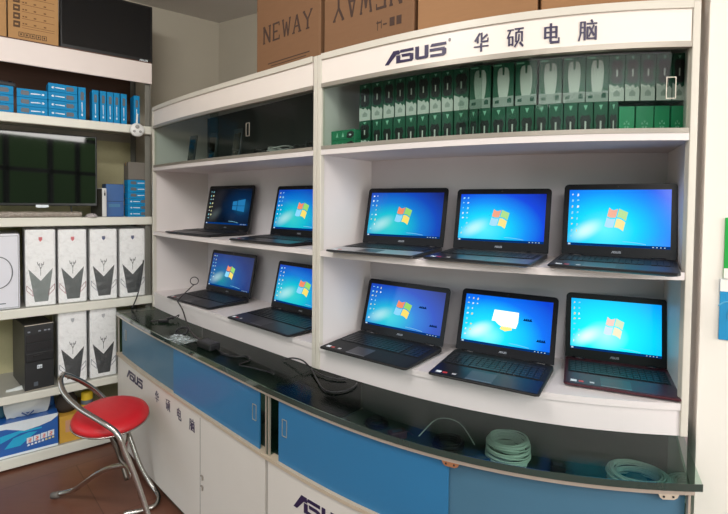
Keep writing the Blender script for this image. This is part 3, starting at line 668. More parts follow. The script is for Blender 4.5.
# watch-like cable, plastic bag, black clip near left end
mb = MB(); mb.tube([(.035*math.cos(a), .022*math.sin(a), .010+.012*(1+math.sin(a))) for a in [2*PI*k/12 for k in range(12)]], .006, 8, 3, closed=True, mat=0); mb.box((0, -.02, .012), (.04, .02, .012), bev=.004, mat=0); mb.tube([(-.03,-.024,.006),(0,-.032,.010),(.03,-.024,.012)], .002, 6, mat=1)
o = mk('wrist_strap', mb, [black_plastic, white_print]); o.location = (-.895, 2.31, GT); o.rotation_euler = (0, 0, -.5); tag(o, 'small black strap curled up on the clear plastic bag', 'strap')
mb = MB(); nx, ny = 14, 10; rr = random.Random(5); vs = [[mb.bm.verts.new((-.09+.18*i/nx+rr.random()*.006, -.05+.10*j/ny+rr.random()*.006, .002+.016*rr.random()*math.sin(PI*i/nx)*math.sin(PI*j/ny))) for j in range(ny+1)] for i in range(nx+1)]
for i in range(nx):
    for j in range(ny): mb.bm.faces.new((vs[i][j], vs[i+1][j], vs[i+1][j+1], vs[i][j+1]))
mb.box((0.02, 0, .002), (.12, .06, .003), rot=.2)
o = mk('plastic_bag', mb, film('crumpled_film', .6, (176,186,186))); o.location = (-.88, 2.245, GT+.0005); o.rotation_euler = (0, 0, -.75); tag(o, 'crumpled clear plastic bag on the left counter beside the power adapter', 'bag')
mb = MB(); mb.box((0, 0, .008), (.05, .03, .014), bev=.004); mb.box((.03, .015, .018), (.04, .02, .012), rot=.6, bev=.003); mb.tube([(.05,.02,.02),(.07,.04,.03),(.06,.05,.012)], .003, 6); mb.tube([(-.03,0,.01),(-.06,-.01,.008),(-.07,.02,.004)], .003, 6)
o = mk('cable_adapter', mb, black_plastic); o.location = (-1.095, 2.565, GT); o.rotation_euler = (0, 0, .1); tag(o, 'small black cable adapter near the left end of the left counter\'s glass top', 'adapter')
mb = MB(); mb.tube([(-1.388,2.955,1.12),(-1.392,2.93,1.0),(-1.405,2.905,.90),(-1.415,2.86,.835)], .004, 8); o = mk('hanging_cable', mb, black_plastic); tag(o, 'black cable hanging down between the shelves and the left cabinet', 'cable')

# ------------------------------------------------------------------ cartons on top of the cabinets
def carton_box(name, C, t0, t1, z, h, d, off, lab, m, letters=None, flip=False, extra=None):
    a = C.p(t0, off); b = C.p(t1, off); w = (b-a).length-.006; c = (a+b)/2; ang = math.atan2(b.y-a.y, b.x-a.x)
    r = thing(name, (c.x, c.y, z), ang, lab, 'carton', 'cartons on top of the cabinets')
    mb = MB(); mb.bx(-w/2, w/2, 0, d, .0005, h, bev=.004); bd = mk('carton_body', mb, m, r)
    mb = MB(); mb.bx(-w/2+.006, w/2-.006, .0, d, h, h+.004); mb.bx(-w/2+.004, w/2-.004, d*.48, d*.52, h+.002, h+.006); mk('top_flap', mb, m, r)
    mb = MB(); mb.bx(-w/2-.0008, w/2+.0008, d/2-.025, d/2+.025, h-.05, h+.006); mk('tape_strip', mb, tape, r)
    f = lambda u, v, q: (u, -q, v)
    if letters:
        x = -w*.40; gw = w*.8/len(letters)
        for ch in (letters[::-1] if flip else letters):
            mb = MB(); st = LAT[ch]
            if flip: st = [(100-a_, 100-b_, 100-c_, 100-d_, w_) for a_, b_, c_, d_, w_ in st]
            glyph(mb, st, f, x+gw*.08, extra['lz'], gw*.0085, extra['lh']/100, 0, .0008); mk('printed_letter', mb, brown_ink, bd); x += gw
    if extra and extra.get('marks'):
        mb = MB()
        for x0, x1, z0, z1 in ((w*.12,w*.17,.065,.07),(w*.13,w*.135,.04,.075),(w*.17,w*.175,.045,.075),(w*.19,w*.23,.055,.06),(w*.26,w*.31,.045,.075),(w*.33,w*.38,.045,.075)): mb.prism([(x0,z0),(x1,z0),(x1,z1),(x0,z1)], 0, .0008, f)
        mk('printed_marks', mb, brown_ink, bd)
    if extra and extra.get('lines'):
        mb = MB(); mb.bx(-w*.3, w*.35, -.0008, 0, .03, .034); mb.bx(-w*.25, w*.3, -.0008, 0, .018, .021); mk('printed_lines', mb, brown_ink, bd)
    if extra and extra.get('red'):
        mb = MB(); mb.bx(-w/2+.002, w*.1, -.0008, 0, .20, .235); mb.bx(-w/2+.002, -w*.1, -.0008, 0, .185, .19); mk('red_stripe', mb, M('faded_red_print', (150,60,50), .7), bd)
    return r
mb = MB(); q0, q1 = Vector(BLl), Vector(BRl); dd = (q1-q0).normalized(); nn = Vector((dd.y, -dd.x)); mb.ribbon([q0+dd*.02+nn*.004, q1-dd*.02+nn*.004], [q0+dd*.02+nn*.001, q1-dd*.02+nn*.001], 1.702, 2.045); mk('case_shade_sheet', mb, M('charcoal_shade', (74,76,78), .7), cabL, True)  # dark sheet added so the left case's inside looks dim
carton_box('cardboard_carton', UL, .727, 1.0, 2.0722, .40, .30, -.015, 'brown carton with dark printed letters standing on the left cabinet', carton_dark, 'NEWAY', False, {'lz': .125, 'lh': .075, 'lines': 1})
carton_box('cardboard_carton', UR, .012, .338, 2.0722, .40, .26, -.015, 'brown carton printed with upside-down letters on the lettered cabinet', carton_dark, 'NEWAY', True, {'lz': .115, 'lh': .095, 'marks': 1})
carton_box('cardboard_carton', UR, .343, .66, 2.0722, .38, .28, -.02, 'lighter brown carton with a red stripe on the lettered cabinet', carton, None, False, {'red': 1})
carton_box('cardboard_carton', UR, .665, .99, 2.0722, .36, .26, -.03, 'plain brown carton at the right end of the lettered cabinet', carton, None, False, None)

# ------------------------------------------------------------------ left storage shelves
SA = Vector((-1.9559, 2.5259)); SANG = math.atan2(2.9909-2.5259, -1.362+1.9559)
def SP(u, v): return Vector((SA.x+u*math.cos(SANG)-v*math.sin(SANG), SA.y+u*math.sin(SANG)+v*math.cos(SANG)))
lip = M('white_shelf_lip', (222,220,208), .4, 0, .04, 14); wood = M('brown_plywood', (92,60,42), .6, 0, .15, 12, stretch=(1,6,6)); shelf_grey = M('grey_shelf_deck', (176,174,164), .5, 0, .04, 14)
beige = M('beige_wall_panel', (196,188,148), .7, 0, .06, 60)
rack = thing('storage_rack', (SA.x, SA.y, 0), SANG, 'tall white open storage rack of stacked shelves along the left wall', 'shelves')
U0, U1, DV = -.75, .765, .44
for z0, z1, m in ((1.9124, 1.9616, 0), (1.3441, 1.3922, 0), (.8406, .8904, 0), (.3722, .4167, 0), (.0133, .07, 0)):
    mb = MB(); mb.bx(U0, U1, .0, DV, z1-.012, z1); sh = mk('shelf', mb, shelf_grey, rack)
    mb = MB(); mb.bx(U0, U1, -.012, 0, z0, z1+.001, bev=.004); mb.bx(U0, U1, 0, .02, z0, z0+.008); mk('front_lip', mb, lip, sh)
mb = MB(); mb.bx(U0, U1, 0, DV, 2.345, 2.366); ts = mk('top_board', mb, wood, rack)
mb = MB(); mb.bx(U0, U1, -.014, .0, 2.229, 2.357, bev=.003); mk('fascia', mb, M('white_fascia', (228,216,210), .45, 0, .03, 8), rack)
mb = MB(); mb.bx(U0, U1, DV, DV+.01, 1.965, 2.345); mk('back_board', mb, wood, rack)
mb = MB(); mb.bx(U0, U1, DV, DV+.01, 0, 1.9); mk('back_panel', mb, beige, rack)
for u in (U0+.02, U1-.02):
    for v in (.018, DV-.018):
        mb = MB(); mb.bx(u-.016, u+.016, v-.0015, v+.0015, 0, 2.345); mb.bx(u+(.0145 if u > 0 else -.0145)-.0015, u+(.0145 if u > 0 else -.0145)+.0015, v-.016, v+.016, 0, 2.345)
        mk('upright', mb, M('grey_angle_post', (120,118,110), .5, .3), rack)
def on_rack(name, u, v, z, rz, lab, cat, group=None):
    q = SP(u, v); return thing(name, (q.x, q.y, z), SANG+rz, lab, cat, group)
def tag_on(o, u, v, z, rz, lab, cat, group=None):
    q = SP(u, v); place(o, (q.x, q.y, z), SANG+rz); return tag(o, lab, cat, group)

# blue boxes
def blue_mesh(w, h, d, up=False, rev=False):
    mb = MB(); mb.bx(-w/2, w/2, 0, d, .0003, h-.0006, bev=.0012, mat=0)
    f = (lambda u, v, q: (v*w*-1, -q, u*h)) if up else (lambda u, v, q: ((-u if rev else u)*w, -q, v*h))
    if up:   # long axis vertical
        f = lambda u, v, q: ((v-.5)*w*.9, -q, h*(.5-u*.96))
    P = lambda poly, m, q=.0006: mb.prism(poly, 0, q, f, mat=m)
    P([(-.36,.3),(-.12,.26),(-.10,.5),(-.12,.76),(-.34,.78),(-.38,.55)], 1)
    P([(-.05,.42),(.22,.46),(.30,.5),(.22,.56),(-.05,.54)], 2); P([(.30,.42),(.36,.38),(.40,.5),(.36,.62),(.30,.58),(.34,.5)], 2)
    bmesh.ops.recalc_face_normals(mb.bm, faces=mb.bm.faces); me = bpy.data.meshes.new('blue_box'); mb.bm.to_mesh(me); mb.bm.free()
    for m in (blue_box_m, grey_print, white_print): me.materials.append(m)
    return me
def put(me, name, u, v, z, rz, lab, cat, group): 
    o = bpy.data.objects.new(name, me); COL.objects.link(o); return tag_on(o, u, v, z, rz, lab, cat, group)
ZB = 1.9618; BG = 'blue accessory boxes on the rack'
PL = ['bottom','middle','top']
m1 = blue_mesh(.155, .0485, .10, rev=True)
for k in range(3): put(m1, 'blue_box', -.014, .012, ZB+k*.0487, 0, '%s blue box of the leftmost stack on the rack\'s second shelf' % PL[k], 'box', BG)
m2 = blue_mesh(.14, .0475, .10)
for k in range(3): put(m2, 'blue_box', .148, .015, ZB+k*.0477, -.04, '%s blue box of the three-high stack left of the four-high stack' % PL[k], 'box', BG)
m3 = blue_mesh(.142, .0478, .10, rev=True)
for k in range(4): put(m3, 'blue_box', .292, .006, ZB+k*.0480, .03, '%s blue box of the only four-high stack on the second shelf' % ['bottom','second','third','topmost'][k], 'box', BG)
m4 = blue_mesh(.038, .192, .09, up=True)
put(m4, 'blue_box', .386, .010, ZB, 0, 'upright blue box touching the right side of the four-high stack', 'box', BG)
m5 = blue_mesh(.0335, .186, .10, up=True)
for i, u in enumerate((.454, .495, .532, .568, .607, .680)): put(m5, 'blue_box', u, .006, ZB, 0, 'upright blue box, %s from the left of the six standing apart on the right' % ORD[i], 'box', BG)
g = on_rack('game_pad', .03, .05, ZB+3*.0487+.0005, .3, 'dark gadget resting on the leftmost blue stack', 'gadget')
mb = MB(); mb.box((0, 0, .013), (.085, .05, .024), bev=.009, seg=3); mk('body', mb, M('charcoal_plastic', (58,62,66), .4), g)
mb = MB(); mb.lathe([(0,.033),(.010,.032),(.012,.024)], 14, (.02, -.005, 0)); mb.lathe([(0,.031),(.008,.030),(.010,.024)], 14, (-.02, 0, 0)); mk('stick', mb, black_plastic, g)
# white round hub hanging at the shelf edge
h = on_rack('round_socket_hub', .672, -.034, 1.930, 0, 'small white round hub hanging from the right end of the blue-box shelf', 'hub')
T = Matrix.Rotation(PI/2, 4, 'X')
mb = MB(); mb.lathe([(0,-.012),(.036,-.012),(.041,-.006),(.041,.006),(.036,.012),(0,.012)], 32, M4=T); hb = mk('body', mb, white_plastic, h)
mb = MB()
for x, z, r in ((0,.018,.012),(-.017,-.010,.008),(.017,-.010,.008)): mb.lathe([(0,.0005),(r,.0005),(r,-.001)], 20, M4=Matrix.Translation((x,-.0122,z)) @ T)
mk('socket', mb, M('pale_grey_plastic', (160,160,158), .4), hb)
mb = MB(); mb.tube([(.0,.004,.04),(.002,.006,.07),(.004,.008,.10)], .006, 8); mk('hanger', mb, white_plastic, h)

# monitor on the top shelf, cartons
t = on_rack('monitor', .53, .03, 2.3665, 0, 'large black flat monitor standing on the very top of the rack', 'monitor')
mb = MB(); mb.bx(-.25, .25, 0, .035, .002, .36, bev=.005); bd = mk('casing', mb, M('monitor_black', (15,15,16), .3, 0, .1, 30), t)
mb = MB(); mb.bx(-.238, .238, -.0012, .0, .026, .35); mk('screen', mb, M('monitor_panel', (14,15,16), .12, 0, .05, 10), bd)
mb = MB(); glyph(mb, ASUSP, lambda u, v, q: (u, -q, v), .17, .008, .0005, .0004, 0, .0006); mk('brand_lettering', mb, white_print, bd)
mb = MB(); mb.bx(-.12, .12, .005, .14, .0, .004); mk('foot', mb, matte_black, t)
def rack_carton(u0, u1, h, lab, pr):
    r = on_rack('cardboard_carton', (u0+u1)/2, .004, 2.3662, 0, lab, 'carton'); w = u1-u0
    mb = MB(); mb.bx(-w/2, w/2, 0, .28, .0005, h, bev=.003); bd = mk('carton_body', mb, M('tan_carton', (176,134,86), .8, 0, .06, 14, stretch=(1,1,6)), r)
    mb = MB(); mb.bx(-w/2+.004, w/2-.004, 0, .28, h, h+.004); mk('top_flap', mb, carton, r)
    if pr:
        f = lambda u, v, q: (-w/2+u*w, -q, v)
        mb = MB()
        for k in range(6): z = .075+k*.038; mb.prism([(.27,z),(.92,z),(.92,z+.0022),(.27,z+.0022)], 0, .0006, f); [mb.prism([(x,z+.009),(x+l,z+.009),(x+l,z+.016),(x,z+.016)], 0, .0006, f) for x, l in ((.28,.035),(.33,.04),(.50,.05),(.70,.05))]
        mb.prism([(.27,.063),(.92,.063),(.92,.065),(.27,.065)], 0, .0006, f)
        mk('printed_table', mb, M('faint_brown_ink', (112,76,46), .8), bd)
        for k in range(5):
            mb = MB(); z = .062+k*.044; mb.prism([(.10,z),(.23,z),(.235,z+.034),(.105,z+.034)], 0, .0006, f, mat=0); mb.prism([(.13,z+.012),(.20,z+.012),(.20,z+.022),(.13,z+.022)], 0, .0010, f, mat=1); mk('printed_icon', mb, [M('brown_symbol_ink', (84,60,40), .8), M('tan_carton', (176,134,86))], bd)
        mb = MB()
        for k in range(5):
            x = .20+k*.115
            mb.prism([(x,.014),(x+.098,.014),(x+.098,.040),(x,.040)], 0, .0006, f, mat=0); mb.prism([(x+.014,.0175),(x+.084,.0175),(x+.084,.0365),(x+.014,.0365)], 0, .0010, f, mat=1); mb.prism([(x+.035,.021),(x+.06,.021),(x+.068,.032),(x+.03,.032)], 0, .0014, f, mat=0)
        mk('printed_symbols', mb, [M('brown_symbol_ink', (84,60,40), .8), M('tan_carton', (176,134,86))], bd)
rack_carton(.043, .272, .30, 'tan carton printed with a spec table and handling symbols on top of the rack', True)
rack_carton(-.30, .037, .30, 'plain tan carton at the top left edge, beside the printed carton', False)

# big TV on third shelf
t = on_rack('television', .10, .045, 1.3925, -.03, 'big black television with reflections standing on the third shelf', 'television')
mb = MB(); mb.bx(-.43, .365, 0, .03, .066, .482, bev=.004); bd = mk('casing', mb, M('monitor_black', (15,15,16)), t)
mb = MB(); mb.bx(-.422, .357, -.0015, 0, .082, .474); mk('screen', mb, gloss_black, bd)
mb = MB(); mb.bx(.065, .11, -.0005, .0, .056, .07); mb.bx(.06,.12,-.002,.0,.058,.072); mk('brand_tag', mb, white_print, bd)
for x in (-.18, .23):
    mb = MB(); mb.tube([(x, .015, .07), (x+.005, .01, .03), (x+.008, -.012, .006)], .004, 8); mb.tube([(x, .015, .07), (x+.005, .03, .03), (x+.008, .09, .006)], .004, 8); mk('foot', mb, black_plastic, t)
# bubble wrapped bar in front of it
mb = MB(); rr = random.Random(2); n = 26
prof = [[(-.30+.68*i/n, .012+.011*math.cos(a)*(1+.3*rr.random()), .016+.015*math.sin(a)*(1+.25*rr.random())) for a in [2*PI*k/10 for k in range(10)]] for i in range(n+1)]
vr = [[mb.bm.verts.new(p) for p in rg] for rg in prof]
for A, B in zip(vr, vr[1:]):
    for k in range(10): mb.bm.faces.new((A[k], A[(k+1) % 10], B[(k+1) % 10], B[k]))
mb.bm.faces.new(vr[0][::-1]); mb.bm.faces.new(vr[-1])
o = mk('wrapped_bar', mb, M('bubble_wrap', (150,140,130), .15, .1, .35, 90, bump=.6)); tag_on(o, 0, .0, 1.3935, 0, 'long narrow bar in bubble wrap lying below the big television', 'packaging')
m_ = on_rack('computer_mouse', .43, .015, 1.3925, .2, 'pale computer mouse on the third shelf at the television\'s lower right corner', 'mouse')
mb = MB(); mb.lathe([(0,.024),(.018,.021),(.028,.012),(.030,.003),(.028,.001),(0,.001)], 20, M4=Matrix.Diagonal((1,1.6,1,1))); mk('body', mb, M('pale_pinkish_plastic', (186,176,176), .4), m_)
mb = MB(); mb.box((0,-.03,.018),(.004,.014,.008), bev=.0015); mk('wheel', mb, grey_print, m_)
# router box, dark box
r_ = on_rack('media_box', .505, .035, 1.3925, .35, 'slim white upright media box right of the big television', 'gadget')
mb = MB(); mb.bx(-.015, .012, 0, .13, .0005, .176, bev=.004, seg=2); bd = mk('body', mb, white_plastic, r_)
mb = MB(); mb.bx(-.0165, -.0152, .002, .126, .004, .172); mk('dark_side', mb, M('dark_side_panel', (60,58,54), .4), bd)
mb = MB(); mb.bx(-.004, .004, -.0008, 0, .13, .15); mb.bx(-.003,.003,-.0008,0,.155,.160); mk('printed_marks', mb, black_ink, bd)
mb = MB(); mb.bx(-.052, .052, 0, .12, .095, .205, bev=.002, mat=1); mb.bx(-.05, .05, 0, .12, .0, .095, mat=0); mb.bx(-.035,.03,-.0006,0,.06,.08, mat=2)
o = mk('dark_carton', mb, [blue_box_side, M('near_black_card', (22,26,30), .5), M('dim_blue_print', (60,120,160), .5)]); tag_on(o, .570, .09, 1.3925, 0, 'dark box with a deep blue lower half between media box and blue stack', 'box')
m6 = blue_mesh(.125, .0385, .10, rev=False); m7 = blue_mesh(.125, .0385, .10, rev=True)
for k in range(6): put(m6 if k > 2 else m7, 'blue_box', .693, .022, 1.3925+k*.0387, .02*(k % 2), '%s blue box of the six-high stack beside the left cabinet' % ['bottom','second','third','fourth','fifth','topmost'][k], 'box', BG)
mb = MB(); mb.bx(-.06, .063, 0, .13, .0003, .108, bev=.002, mat=0); mb.bx(-.058, .061, .0, .13, .108, .111, mat=0); mb.bx(-.0605,.0635,.06,.085,.09,.1112,mat=1)
o = mk('grey_carton', mb, [M('grey_card', (112,106,98), .7), tape]); tag_on(o, .695, .03, 1.3925+6*.0387+.0006, 0, 'dull grey carton on top of the six-high blue stack', 'carton')
mb = MB(); mb.bx(-.10, .12, 0, .07, .0003, .30, bev=.002); mb.bx(-.11,.13,-.002,.0725,.30,.306)
# wrapped white PC cases
wcase = M('white_pc_case', (240,240,240), .35, 0, .02, 10); mesh_dark = M('dark_mesh_grille', (74,80,80), .35, 0, .25, 25, bump=.3)
wrapm = film('clear_plastic_wrap', .075, (250,250,250))
def pc_case(u, z, w, h, lab, badge, side, grille=None, wrap=.16):
    r = on_rack('computer_case', u, .016, z, 0, lab, 'computer case', 'white computer cases on the rack')
    mb = MB(); mb.bx(-w/2, w/2, 0, .36, .001, h, bev=.008, seg=3); bd = mk('shell', mb, wcase, r)
    f = lambda a, b, q: (a*w, -q, b*h)
    mb = MB(); mb.prism([(-.40,.49),(-.0,.33),(.40,.49),(.24,.06),(-.20,.06)], 0, .0012, f); mk('front_grille', mb, grille or mesh_dark, bd)
    mb = MB(); mb.prism([(-.06,.90),(.06,.90),(.06,.865),(0,.84),(-.06,.865)], 0, .0012, f); mk('shield_badge', mb, badge, bd)
    mb = MB()
    for q in ((-.008,.42,.008,.42,.008,.535,-.008,.535),(-.005,.50,.005,.50,.075,.565,.06,.57),(-.005,.50,.005,.50,-.06,.57,-.075,.565),(-.09,.555,-.06,.555,-.10,.60,-.115,.60),(.09,.555,.06,.555,.10,.60,.115,.60),(-.04,.55,-.02,.55,-.02,.58,-.04,.58),(.04,.55,.02,.55,.02,.58,.04,.58)):
        mb.prism([(1.05*a_, .50+(b_-.52)*1.0) for a_, b_ in zip(q[::2], q[1::2])], 0, .0012, f)
    mk('winged_emblem', mb, M('grey_emblem', (62,62,66), .4), bd)
    mb = MB()
    for s in (-1, 1):
        pl = [(s*.46,.28),(s*.46,.215),(s*.25,.135),(s*.28,.20)]
        for i in range(4):
            a, b = pl[i], pl[(i+1) % 4]; mb.prism(seg(a[0]*w, a[1]*h, b[0]*w, b[1]*h, .0022), 0, .0012, lambda p, q_, k: (p, -k, q_))
    mk('side_chevrons', mb, side, bd)
    # loose plastic wrap
    mb = MB(); rr = random.Random(int(u*999)+int(z*10)); nx, nz = 10, 14
    def sheet(fn):
        v = [[mb.bm.verts.new(fn(i/nx, j/nz)) for j in range(nz+1)] for i in range(nx+1)]
        for i in range(nx):
            for j in range(nz): q = mb.bm.faces.new((v[i][j], v[i+1][j], v[i+1][j+1], v[i][j+1])); q.smooth = True
    sheet(lambda a, b: (-w/2-.004+(w+.008)*a, -.004-.004*rr.random(), .002+(h+.012)*b+.006*rr.random()*(b > .95)))
    sheet(lambda a, b: (-w/2-.004+(w+.008)*a, -.006+.36*b, h+.006+.009*rr.random()))
    for s in (-1, 1): sheet(lambda a, b: (s*(w/2+.004+.002*rr.random()), -.006+.36*a, .002+(h+.008)*b))
    mk('plastic_wrap', mb, wrapm, r)
red_b = M('red_badge', (196,74,84), .4); navy_b = M('navy_badge', (58,66,110), .4); grey_b = M('grey_badge', (170,172,176), .4)
red_l = M('dark_red_line', (150,80,92), .5); blue_l = M('slate_line', (110,114,132), .5); fog = M('grey_green_grille', (116,124,122), .35, 0, .25, 25, bump=.3)
pc_case(.178, .8908, .142, .435, 'wrapped white computer case with red badge and palest grille, fourth shelf', red_b, red_l, fog)
pc_case(.333, .8908, .142, .432, 'wrapped white computer case with red badge and darker streaky grille, fourth shelf', red_b, red_l)
pc_case(.494, .8908, .146, .430, 'wrapped white computer case with navy badge, left of the two navy-badged ones', navy_b, blue_l, M('black_mesh_grille', (44,48,50), .3, 0, .25, 25, bump=.3))
pc_case(.655, .8908, .146, .428, 'wrapped white computer case with navy badge nearest the left cabinet', navy_b, blue_l, M('black_mesh_grille', (44,48,50)))
pc_case(.330, .4171, .144, .425, 'wrapped white computer case directly right of the black tower, fifth shelf', grey_b, blue_l, M('black_mesh_grille', (44,48,50)))
pc_case(.490, .4171, .144, .430, 'wrapped white computer case on the fifth shelf next to the counter', grey_b, blue_l, M('black_mesh_grille', (44,48,50)))
# white case with ring light
r = on_rack('computer_case', .0, .012, .8908, 0, 'white computer case with a grey ring on its front, left edge of the fourth shelf', 'computer case')
mb = MB(); mb.bx(-.12, .083, 0, .38, .001, .415, bev=.008, seg=3); bd = mk('shell', mb, M('cool_white_case', (224,224,232), .35, 0, .02, 10), r)
mb = MB(); mb.tube([(-.012+.062*math.cos(a), -.002, .205+.085*math.sin(a)) for a in [-2.0+3.7*k/16 for k in range(17)]], .0025, 6); mk('ring_trim', mb, M('grey_ring', (120,122,126), .3, .5), bd)
mb = MB(); mb.bx(-.04, .02, -.001, 0, .032, .037); mk('printed_marks', mb, grey_print, bd)
mb = MB()
for x0, x1, z0, z1 in ((-.112,.077,.010,.012),(-.112,.077,.402,.404),(.075,.077,.01,.404)): mb.bx(x0, x1, -.001, 0, z0, z1)
mk('edge_trim', mb, M('grey_ring', (120,122,126)), bd)
# black tower
r = on_rack('computer_tower', .168, .010, .4171, .14, 'black desktop computer tower with small silver logo on the fifth shelf', 'computer tower')
w, h = .138, .372
mb = MB(); mb.bx(-w/2, w/2, .012, .33, .006, h, bev=.003); bd = mk('casing', mb, M('tower_charcoal', (58,58,56), .5, 0, .06, 20), r)
mb = MB(); mb.bx(-w/2-.001, w/2+.001, 0, .014, .004, h+.002, bev=.003); fp = mk('front_panel', mb, M('tower_front_black', (34,36,38), .35, 0, .06, 20), r)
for z in (h-.001, .003):
    mb = MB(); mb.bx(-w/2, w/2, -.002, .001, z, z+.004); mk('silver_edge', mb, alu, fp)
mb = MB()
for z in (.275, .225): mb.bx(-w/2+.008, w/2-.008, -.003, .001, z, z+.046, bev=.002)
mk('drive_bay', mb, M('bay_black', (28,30,32), .3), fp)
mb = MB(); mb.bx(-w/2+.004, w/2-.004, -.006, .001, .165, .215, bev=.004); mb.bx(-.03, .02, -.009, 0, .195, .203, bev=.002); mk('port_panel', mb, M('bay_black', (28,30,32)), fp)
mb = MB()
for x in (-.055, -.005, .022, .040): mb.bx(x, x+.012, -.0045, -.002, .332, .340, bev=.001)
mk('status_marks', mb, M('silver_print', (150,155,165)), fp)
mb = MB(); mb.bx(-.012, .012, -.002, .0, .122, .142, mat=0); mb.bx(-.009,-.007,-.003,-.001,.126,.139,mat=1); mb.bx(-.004,-.002,-.003,-.001,.126,.134,mat=1); mb.bx(-.007,-.004,-.003,-.001,.132,.134,mat=1); mb.bx(.002,.004,-.003,-.001,.123,.135,mat=1); mb.bx(.004,.009,-.003,-.001,.133,.135,mat=1); mb.bx(.007,.009,-.003,-.001,.128,.135,mat=1); mb.bx(.004,.009,-.003,-.001,.127,.129,mat=1)
mk('maker_badge', mb, [white_print, grey_print], fp)
mb = MB(); mb.bx(-.028, -.008, -.001, .0, .025, .048); mk('sticker', mb, grey_print, fp)
mb = MB()
for x in (-.05, .05):
    for y in (.05, .32): mb.lathe([(0,0),(.01,0),(.01,.006),(0,.006)], 12, (x, y, 0))
mk('rubber_feet', mb, matte_black, r)
# bottom shelf: blue ad box, white bag, yellow box, cylinder, dark bag
r = on_rack('printed_carton', .095, .012, .0705, 0, 'glossy blue printed carton with orange and white characters on the bottom shelf', 'carton')
mb = MB(); mb.bx(-.17, .158, 0, .30, .0005, .190, bev=.002); bd = mk('carton_body', mb, M('royal_blue_card', (36,96,176), .3, 0, .12, 5, coat=.4), r)
f = lambda u, v, q: (u, -q, v)
mb = MB(); mb.prism([(-.17,.10),(-.10,.125),(-.02,.135),(.08,.13),(.08,.122),(-.02,.12),(-.11,.085),(-.17,.055)], 0, .0006, f); mb.prism([(-.09,.05),(-.05,.10),(.02,.115),(.06,.11),(.03,.09),(-.02,.05)], 0, .0005, f); mk('cyan_swoosh', mb, M('cyan_print', (40,170,214), .35), bd)
mb = MB(); mb.prism([(.0,.13),(.07,.138),(.125,.152),(.158,.175),(.158,.190),(-.17,.190),(-.17,.165),(-.08,.158)], 0, .0009, f); mb.bx(-.17, .158, -.001, 0, .0, .012); mk('white_band', mb, white_print, bd)
for i, gk in enumerate(('hua','nao','shuo','dian')):
    mb = MB(); x = .012+i*.033
    mb.prism([(x-.002,.052+.004*i),(x+.028,.054+.004*i),(x+.028,.086+.004*i),(x-.002,.084+.004*i)], 0, .0008, f, mat=0)
    for q in seg_list(gk) if False else [(.2,.1,.8,.1),(.2,.5,.8,.5),(.2,.85,.8,.85),(.5,.1,.5,.9),(.2,.3,.75,.7)]:
        p4 = seg(x+q[0]*.024+.001, .054+.004*i+q[1]*.026, x+q[2]*.024+.001, .054+.004*i+q[3]*.026, .003); mb.prism(p4, 0, .0014, f, mat=1)
    mk('printed_character', mb, [white_print, M('coral_print', (230,110,90), .5)], bd)
mb = MB()
for i in range(8): x = .012+i*.0165; mb.prism([(x,.036+.002*i),(x+.012,.037+.002*i),(x+.011,.047+.002*i),(x+.002,.046+.002*i)], 0, .0009, f, mat=i//5)
mk('printed_slogan', mb, [white_print, M('pale_yellow_print', (230,220,150), .5)], bd)
mb = MB(); vs = []; nx, nz = 12, 12; rr = random.Random(9)
def bag(a, b, sd):
    bul = math.sin(PI*a)*math.sin(PI*min(1, b*1.05+.03))
    return ((a-.5)*(.190+.03*math.sin(PI*b)), sd*(.006+.040*bul)+rr.random()*.004, .172*b+.006*rr.random()-.02*abs(a-.5)*b)
for sd in (-1, 1):
    v = [[mb.bm.verts.new(bag(i/nx, j/nz, sd)) for j in range(nz+1)] for i in range(nx+1)]
    for i in range(nx):
        for j in range(nz): q = mb.bm.faces.new((v[i][j], v[i+1][j], v[i+1][j+1], v[i][j+1])); q.smooth = True
    vs.append(v)
r = on_rack('plastic_bag', .112, .075, .2615, 0, 'stuffed white plastic bag with a blue chevron on the blue carton', 'bag')
bd = mk('bag_body', mb, M('white_bag_film', (214,218,214), .3, 0, .1, 12, bump=.25), r)
mb = MB(); f2 = lambda u, v, q: (u, -.0475-q, v)
for s in (-1, 1): mb.prism([(0,.018),(s*.026,.040),(s*.030,.034),(0,.008)], 0, .0015, f2)
mb.prism([(-.012,.034),(0,.024),(.012,.034)], 0, .0015, f2); mk('chevron_print', mb, M('slate_blue_print', (60,84,130), .5), bd)
mb = MB()
for k in range(9): x = -.055+k*.012; mb.prism([(x,.132+.002*(k % 2)),(x+.008,.132),(x+.008,.138),(x,.137)], 0, .012, f2)
mk('faint_lettering', mb, M('faint_grey_print', (120,128,130), .5), bd)
r = on_rack('yellow_carton', .345, .016, .0705, 0, 'mustard yellow carton behind the red stool on the bottom shelf', 'carton')
mb = MB(); mb.bx(-.085, .10, 0, .26, .0005, .155, bev=.002); mk('carton_body', mb, M('mustard_card', (206,158,62), .5, 0, .06, 12), r)
mb = MB(); mb.bx(-.083, .098, .0, .26, .155, .158); mk('top_flap', mb, M('mustard_card', (206,158,62)), r)
mb = MB(); mb.bx(-.055, -.03, -.001, 0, .06, .13); mk('faded_print', mb, M('pinkish_print', (200,150,120), .5), r)
r = on_rack('dark_bag', .305, .10, .2292, 0, 'dark brown sack slumped on the mustard carton', 'bag')
mb = MB(); mb.lathe([(0,0),(.045,.002),(.058,.03),(.055,.07),(.035,.105),(.012,.12),(0,.122)], 16, M4=Matrix.Diagonal((1,.9,1,1))); mk('sack', mb, M('dark_brown_cloth', (56,46,38), .8, 0, .25, 14, bump=.5), r)
mb = MB(); mb.tube([(.014,0,.115),(.02,.01,.125),(-.002,.014,.128),(-.014,0,.115)], .004, 8, closed=True); mk('tie', mb, black_plastic, r)
r = on_rack('yellow_can', .408, .07, .2292, 0, 'small yellow can on the mustard carton near the stool backrest', 'can')
